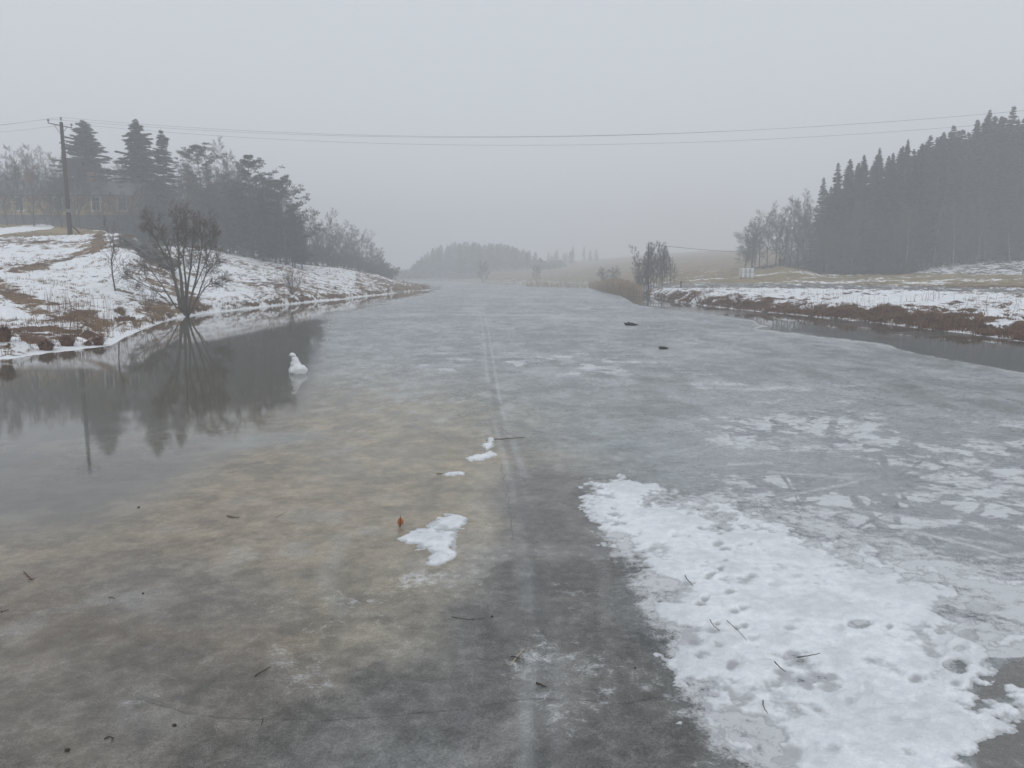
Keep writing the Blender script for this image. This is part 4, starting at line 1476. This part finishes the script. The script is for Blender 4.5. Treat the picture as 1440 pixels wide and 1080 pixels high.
st.build('strut', M_pole, root)
tb = MB(); tb.lathe([(.235, 0), (.235, .35)], 12, v * .21)
tb.build('marker_band', M_metal, root)
tag(root, 'leaning wooden power pole with crossarm on top of the left mound', 'power pole')

ends = [Vector((69.0, 66.5, 19.5)), Vector((70.2, 68.0, 19.9)), Vector((71.3, 69.4, 19.3))]
labs = ['power line hanging from the left end of the crossarm, crossing the whole sky', 'power line on the pole top insulator, crossing the whole sky', 'lowest power line, hanging from the right end of the crossarm across the sky']
for i, (a, b) in enumerate(zip(ins, ends)):
    pts = []
    for k in range(61):
        s = k / 60
        p = a.lerp(b, s); p.z -= 3.26 * 4 * s * (1 - s) * (1 + .03 * i)
        pts.append(p)
    wl = [(-75, 116), (-74, 117), (-73, 118)][i]
    far = Vector((a.x - 36, a.y + 14, a.z + .9))
    back = []
    for k in range(1, 14):
        s = k / 13
        p = a.lerp(far, s); p.z -= .5 * 4 * s * (1 - s)
        back.insert(0, p)
    wm_ = MB(); wm_.tube(back + pts, [.0105] * (len(back) + len(pts)), 5)
    o = wm_.build('power_line', M_wire)
    tag(o, labs[i], 'power line', 'power lines across the sky')

# small pole with its line in the clump on the right shore
b = gpt(912, 112, 400)
tp = P(912, 344, 112)
root = empty('utility_pole', b)
pm = MB(); pm.tube([(0, 0, -.2), tp - b], [.13, .1], 8); pm.build('shaft', M_pole, root, True)
im = MB(); im.lathe([(.03, -.1), (.07, .0), (.09, .1), (.03, .2)], 8, tp - b); im.build('insulator', M_glassins, root, True)
tag(root, 'small dark utility pole standing inside the clump of bare trees on the right shore', 'utility pole')
a = tp + Vector((0, 0, .1)); e = P(1190, 352, 150)
pts = []
for k in range(25):
    s = k / 24
    p = a.lerp(e, s); p.z -= .9 * 4 * s * (1 - s); pts.append(p)
wm_ = MB(); wm_.tube(pts, [.03] * 25, 4)
o = wm_.build('utility_line', M_wire)
tag(o, 'thin line running from the small utility pole to the bare trees on the right', 'utility line')

# fence posts
for k, (px, d, top, wd, lb) in enumerate(((957.5, 96, 395, .13, 'stout wooden post above the right bank near the lakeside clump'), (931, 103, 399, .05, 'thin short stake beside the lakeside clump'), (1437, 110, 378, .1, 'wooden post on the snowy strip at the right photo edge'))):
    b = gpt(px, d, 400)
    h = P(px, top, d).z - b.z
    mb = MB(); mb.tube([(0, 0, -.2), (0.02, 0, max(h, .6))], [wd, wd * .9], 8)
    o = mb.build('wooden_post', M_post, None, False, b)
    tag(o, lb, 'post')

# wrapped bales
b0 = gpt(1040, 120, 396); b1 = gpt(1059, 120, 396)
wtot = b1.x - b0.x
z0 = max(b0.z, b1.z) - .02
ztop = z0 + 1.52
bw = wtot / 3; bh = (ztop - z0) / 2
names_c = ['left', 'middle', 'right']
for r_ in range(2):
    for c_ in range(3):
        import bmesh
        bm = bmesh.new(); bmesh.ops.create_cube(bm, size=1)
        bmesh.ops.bevel(bm, geom=list(bm.edges), offset=.12, segments=3, profile=.6, affect='EDGES')
        bmesh.ops.subdivide_edges(bm, edges=list(bm.edges), cuts=1)
        for v in bm.verts:
            v.co += Vector((1, 1, 1)) * (mnoise.noise(v.co * 3 + Vector((r_ * 7, c_ * 5, 0))) * .02)
            v.co = Vector((v.co.x * (bw * .985), v.co.y * 1.1, v.co.z * (bh * .985)))
        me = bpy.data.meshes.new('wrapping'); bm.to_mesh(me); bm.free(); me.materials.append(M_wrap); me.shade_smooth()
        root = empty('wrapped_bale', (b0.x + bw * (c_ + .5), b0.y, z0 + bh * (r_ + .5)))
        ob = bpy.data.objects.new('wrapping', me); COL.objects.link(ob); ob.parent = root
        sm = MB()
        for sx in (-.38, .38):
            for fy in (-1, 1): sm.box((bw * sx, fy * .556, 0), (.05, .012, bh * .8))
        sm.build('strap', M_wrapband, root)
        tag(root, 'white wrapped bale, %s %s of the stack at the field edge' % (['lower', 'upper'][r_], names_c[c_]), 'bale', 'white wrapped bales at the field edge')

# ------------------------------------------------------------------ yellow house behind the left trees
HD = 118
h0 = P(-170, 300, HD); h1 = P(186, 300, HD)
zb = P(60, 318, HD).z; zf = P(60, 302, HD).z; zt = P(60, 273, HD).z; zr_ = P(60, 250, HD).z
cx = (h0.x + h1.x) / 2; Lh = h1.x - h0.x; Wd = 9.0
root = empty('yellow_house', (cx, HD, zb))
mb = MB(); mb.box((0, Wd / 2, (zt - zf) / 2 + zf - zb), (Lh, Wd, zt - zf)); 
mb.add([(-Lh / 2, 0, zt - zb), (-Lh / 2, Wd, zt - zb), (-Lh / 2, Wd / 2, zr_ - zb)], [(0, 1, 2)])
mb.add([(Lh / 2, 0, zt - zb), (Lh / 2, Wd, zt - zb), (Lh / 2, Wd / 2, zr_ - zb)], [(2, 1, 0)])
mb.build('wall', M_wall, root)
mb = MB(); mb.box((0, Wd / 2, (zf - zb) / 2 - 1), (Lh - .1, Wd - .1, zf - zb + 2)); mb.build('foundation', M_found, root)
mb = MB()
e = .6
mb.add([(-Lh / 2 - e, -e, zt - zb - .15), (Lh / 2 + e, -e, zt - zb - .15), (Lh / 2 + e, Wd / 2, zr_ - zb + .1), (-Lh / 2 - e, Wd / 2, zr_ - zb + .1), (-Lh / 2 - e, Wd + e, zt - zb - .15), (Lh / 2 + e, Wd + e, zt - zb - .15),
        (-Lh / 2 - e, -e, zt - zb - .33), (Lh / 2 + e, -e, zt - zb - .33), (Lh / 2 + e, Wd / 2, zr_ - zb - .1), (-Lh / 2 - e, Wd / 2, zr_ - zb - .1), (-Lh / 2 - e, Wd + e, zt - zb - .33), (Lh / 2 + e, Wd + e, zt - zb - .33)],
       [(0, 1, 2, 3), (3, 2, 5, 4), (6, 9, 8, 7), (9, 10, 11, 8), (0, 6, 7, 1), (4, 5, 11, 10), (0, 3, 9, 6), (3, 4, 10, 9), (1, 7, 8, 2), (2, 8, 11, 5)])
rf = mb.build('roof', M_roof, root)
for px in (43, -90, 130):
    q = P(px, 250, HD + Wd / 2)
    mb = MB(); mb.box((q.x - cx, Wd / 2 - .2, zr_ - zb + .45), (1.1, .8, 1.6)); mb.box((q.x - cx, Wd / 2 - .2, zr_ - zb + 1.3), (1.25, .95, .14))
    mb.build('chimney', M_brick, rf)
for px in (-140, -85, -30, 27, 82, 135, 172):
    q = P(px, 286, HD)
    ww, wh = 1.15, 1.9
    zc = (P(px, 277, HD).z + P(px, 297, HD).z) / 2 - zb
    x_ = q.x - cx
    mb = MB()
    for sx in (-1, 1): mb.box((x_ + sx * (ww / 2 + .06), -.03, zc), (.14, .1, wh + .26))
    for sz in (-1, 1): mb.box((x_, -.032, zc + sz * (wh / 2 + .06)), (ww + .3, .1, .14))
    mb.box((x_, -.02, zc), (.07, .06, wh)); mb.box((x_, -.022, zc + wh * .2), (ww, .05, .07))
    fr = mb.build('window', M_trim, root)
    mb = MB(); mb.box((x_, .0, zc), (ww, .02, wh)); mb.build('pane', M_glass, fr)
tag(root, 'long yellow house with dark roof and white windows behind the power pole', 'house')

# ------------------------------------------------------------------ snow bird on the wet ice
b = G(419, 525)
root = empty('snow_bird', b)
k_ = b.y / FPX
prof = [  # (row above base, centre offset px, half width px)
    (0, 0, 12.0), (2, 0, 12.6), (5, .2, 12.9), (8.5, .6, 12.3), (10.5, .2, 9.8), (12.5, -1.0, 7.6), (15, -2.4, 5.8), (18.5, -3.0, 4.8), (21, -3.4, 4.0), (23, -4.0, 3.2), (24.5, -4.4, 2.2)]
vs, fs, n = [], [], 28
for hh_, cx_p, rw in prof:
    for q in range(n):
        t = 2 * math.pi * q / n
        p = Vector((cx_p + rw * math.cos(t), rw * .72 * math.sin(t), hh_)) * k_
        nn = mnoise.fractal(p * 8, .7, 2, 5) * .05
        dv = Vector((math.cos(t), math.sin(t), .3)) * nn
        vs.append(p + dv)
for i in range(len(prof) - 1):
    for q in range(n):
        r_ = (q + 1) % n
        fs.append((i * n + q, i * n + r_, (i + 1) * n + r_, (i + 1) * n + q))
fs.append(tuple((len(prof) - 1) * n + q for q in range(n)))
body = MB(); body.add(vs, fs)
M_figsnow = simple('figure_snow', (.62, .65, .67), (.82, .84, .86), 12, rough=.6, bump=.7, dist=.03)
bo = body.build('body', M_figsnow, root, True)
hb = MB()
prof = [(-3.2, 1.4), (-2.2, 2.8), (-.6, 3.7), (1, 3.6), (2.4, 2.6), (3.2, 1.1)]
vs, fs = [], []
n = 18
for zc, rw in prof:
    for q in range(n):
        t = 2 * math.pi * q / n
        p = Vector((-6.2 + zc * -.35 + rw * 1.1 * math.cos(t), rw * .9 * math.sin(t), 26.2 + zc))
        if math.cos(t) < -.6 and zc in (-.6, -2.2): p.x -= 1.3
        p *= k_
        vs.append(p + Vector((math.cos(t), math.sin(t), 0)) * mnoise.noise(p * 25) * .012)
for i in range(len(prof) - 1):
    for q in range(n):
        r_ = (q + 1) % n
        fs.append((i * n + q, i * n + r_, (i + 1) * n + r_, (i + 1) * n + q))
fs.append(tuple((len(prof) - 1) * n + q for q in range(n))); fs.append(tuple(range(n - 1, -1, -1)))
hb.add(vs, fs); hb.build('head', M_figsnow, root, True)
tag(root, 'white bird figure made of snow standing in the wet left part of the ice', 'snow figure')

# ------------------------------------------------------------------ debris on the ice


def stick(name, pts, r, mat, label, cat='twig', z=.0, group=None, extra=()):
    mb = MB(); r *= .68
    def path(pp):
        q = [G(a, b) for a, b in pp]
        out_ = []
        for i in range(len(q) - 1):
            for k in range(3): out_.append(q[i].lerp(q[i + 1], k / 3))
        out_.append(q[-1])
        return [p + Vector((rd.uniform(-r, r) * .6, rd.uniform(-r, r), z + r * 1.0 + rd.uniform(0, r))) for p in out_]
    p = path(pts)
    mb.tube(p, [r * (1 - .5 * i / (len(p) - 1)) for i in range(len(p))], 6)
    for e_, rk in extra:
        p = path(e_); mb.tube(p, [r * rk * (1 - .5 * i / (len(p) - 1)) for i in range(len(p))], 5)
    o_ = p[0].copy(); base = G(*pts[0])
    mb.v = [(a - base.x, b - base.y, c) for a, b, c in mb.v]
    o = mb.build(name, mat, None, True, base)
    tag(o, label, cat, group)
    return o


rd.seed(91)
GD = 'twigs lying on the ice'
stick('twig', [(34, 805), (39, 811), (46, 816)], .008, M_redstick, 'red forked twig on the brown ice near the left photo edge', extra=[([(40, 817), (46, 815), (52, 813)], .8)], group=GD)
stick('twig', [(1, 861), (6, 860), (13, 858)], .006, M_stick, 'tiny dark twig touching the left photo edge', group=GD)
stick('twig', [(319, 726), (328, 728), (338, 728)], .009, M_stick, 'short dark twig on the brown ice below the pole reflection', group=GD)
stick('twig', [(388, 727), (397, 723), (404, 719)], .007, M_palestick, 'thin pale stalk on the brown ice right of the short dark twig', group=GD)
stick('stick', [(359, 951), (370, 945), (381, 938)], .0065, M_stick, 'straight black stick on the dark grey ice at lower left', group=GD)
stick('twig', [(370, 1011), (369, 1016), (368, 1021)], .005, M_stick, 'small upright-looking twig near the crack, below the black stick', group=GD)
stick('twig', [(153, 841), (158, 840), (162, 843)], .005, M_stick, 'faint short twig on the brown ice at the middle left', group=GD)
stick('twig', [(146, 1041), (153, 1037), (160, 1039), (157, 1043)], .006, M_stick, 'curled dark twig in a melt hollow at the lower left', group=GD)
stick('twig', [(684, 620), (705, 618), (738, 616)], .014, M_stick, 'long thin dark twig beside the farthest snow sliver', group=GD)
stick('twig', [(614, 667), (624, 667), (632, 667)], .009, M_stick, 'thin twig tip poking out of the nearest snow sliver', group=GD)
stick('straw_stalk', [(718, 937), (727, 925), (738, 912)], .007, M_palestick, 'pale straw crossing a dark twig on the sledge track', cat='straw')
stick('twig', [(718, 925), (728, 927), (737, 931)], .006, M_stick, 'dark twig lying across the pale straw on the sledge track', group=GD, z=.008)
stick('seed_pod', [(754, 963), (762, 966), (768, 968)], .012, M_stick, 'dark seed pod with pale side on the track below the crossed straw', cat='pod')
stick('twig', [(1072, 992), (1074, 1002), (1079, 1011)], .007, M_stick, 'bent black twig frozen in the snow edge at lower right', z=.03, group=GD)
stick('twig', [(1089, 939), (1096, 947), (1104, 952)], .007, M_stick, 'dark twig half buried in the snow left of the long thin branch', z=.04, group=GD)
stick('branch', [(1120, 933), (1135, 931), (1152, 927)], .007, M_stick, 'thin branch lying on the snow at lower right, pointing to the puddle', z=.045, group=GD)
stick('twig', [(998, 878), (1004, 888), (1012, 894)], .006, M_stick, 'small twig in the trampled snow near its left edge', z=.04, group=GD)
stick('twig', [(963, 815), (967, 822), (974, 830)], .008, M_stick, 'dark twig in the line of footprints at the left snow edge', z=.035, group=GD)
stick('twig', [(1022, 880), (1036, 892), (1050, 908)], .005, M_stick, 'long fine twig lying along the trampled snow left of the boot pits', z=.04, group=GD)
stick('twig', [(635, 868), (660, 872), (682, 870)], .004, M_stick, 'hair-thin twig on the dark ice above the crossed straw', group=GD)
stick('twig', [(858, 785), (858, 787), (862, 789)], .006, M_redstick, 'tiny reddish twig between the track and the snow', group=GD)
for k, (px, py_, r, lb) in enumerate(((245, 1021, .013, 'round black pellet on dark ice at lower left'), (95, 1056, .014, 'black pellet nearest the bottom left corner'), (201, 835, .01, 'tiny black pellet on the brown ice right of the red twig'),
                                      (195, 714, .014, 'black pellet farthest up on the brown ice'), (692, 867, .009, 'small black pellet beside the hair-thin twig'), (893, 940, .008, 'small black pellet close to the left snow edge'))):
    import bmesh
    bm = bmesh.new(); bmesh.ops.create_icosphere(bm, subdivisions=2, radius=r)
    for v in bm.verts:
        v.co *= 1 + mnoise.noise(v.co * 60 + Vector((k, 0, 0))) * .3; v.co.z *= .7; v.co.x *= 1.25
    me = bpy.data.meshes.new('pellet'); bm.to_mesh(me); bm.free(); me.materials.append(M_stick); me.shade_smooth()
    o = bpy.data.objects.new('pellet', me); COL.objects.link(o); g = G(px, py_); o.location = (g.x, g.y, r * .6); tag(o, lb, 'pellet', 'black pellets on the ice')
# curled orange leaf
g = G(563, 741)
mb = MB(); vs = []; nu, nv = 9, 7
for i in range(nu):
    u = i / (nu - 1)
    wv = .05 * math.sin(math.pi * min(1, u * .9 + .1)) ** .7 + .004
    for j in range(nv):
        s_ = (j / (nv - 1) - .5) * 2
        vs.append(((wv * s_ * (1 - .3 * abs(s_))), .02 * s_ * s_, .012 + u * .10 + .012 * math.sin(3 * s_)))
fs = []
for i in range(nu - 1):
    for j in range(nv - 1):
        fs.append((i * nv + j, i * nv + j + 1, (i + 1) * nv + j + 1, (i + 1) * nv + j))
fs2 = [tuple(reversed([q + nu * nv for q in f])) for f in fs]
vs2 = [(a, b + .0025, c) for a, b, c in vs]
mb.add(vs + vs2, fs + fs2)
root = empty('leaf', g)
mb.build('blade', M_leaf, root, True)
mb = MB(); mb.tube([(0, -.004, .0), (0, -.006, .06), (.004, -.004, .145)], [.005, .004, .003], 6); mb.build('stalk', M_stick, root)
tag(root, 'curled orange leaf standing on the ice left of the small snow patch', 'leaf')
# dark lumps frozen in far out
for k, (px, py_, wm, lb) in enumerate(((888, 457.5, .6, 'low dark lump of wood frozen in the ice, farther of the two'), (933, 491, .32, 'dark flat lump frozen in the ice, nearer of the two'))):
    bm = bmesh.new(); bmesh.ops.create_icosphere(bm, subdivisions=3, radius=1)
    for v in bm.verts:
        v.co *= 1 + mnoise.fractal(v.co * 1.9 + Vector((k * 5, 3, 0)), .7, 2, 4) * .9
        v.co = Vector((v.co.x * wm * .46 * (1 + .5 * v.co.z), v.co.y * wm * .3, v.co.z * wm * .13 * (1.3 - .7 * v.co.x)))
    me = bpy.data.meshes.new('driftwood'); bm.to_mesh(me); bm.free(); me.materials.append(M_stick); me.shade_smooth()
    o = bpy.data.objects.new('driftwood', me); COL.objects.link(o); g = G(px, py_); o.location = (g.x, g.y, .03)
    tag(o, lb, 'driftwood')

# ------------------------------------------------------------------ haze
hz = MB(); hz.box((0, 285, 22.5), (1290, 760, 51))
m = bpy.data.materials.new('haze'); m.use_nodes = True
for n_ in list(m.node_tree.nodes):
    if n_.type != 'OUTPUT_MATERIAL': m.node_tree.nodes.remove(n_)
pv = m.node_tree.nodes.new('ShaderNodeVolumePrincipled')
pv.inputs['Color'].default_value = (.945, .968, .992, 1)
pv.inputs['Density'].default_value = .0034
pv.inputs['Anisotropy'].default_value = 0.0
mo = [n_ for n_ in m.node_tree.nodes if n_.type == 'OUTPUT_MATERIAL'][0]
m.node_tree.links.new(pv.outputs[0], mo.inputs['Volume'])
o = hz.build('haze', m)
o.display_type = 'WIRE'
tag(o, 'pale winter mist filling the air over the lake', 'mist', kind='stuff')
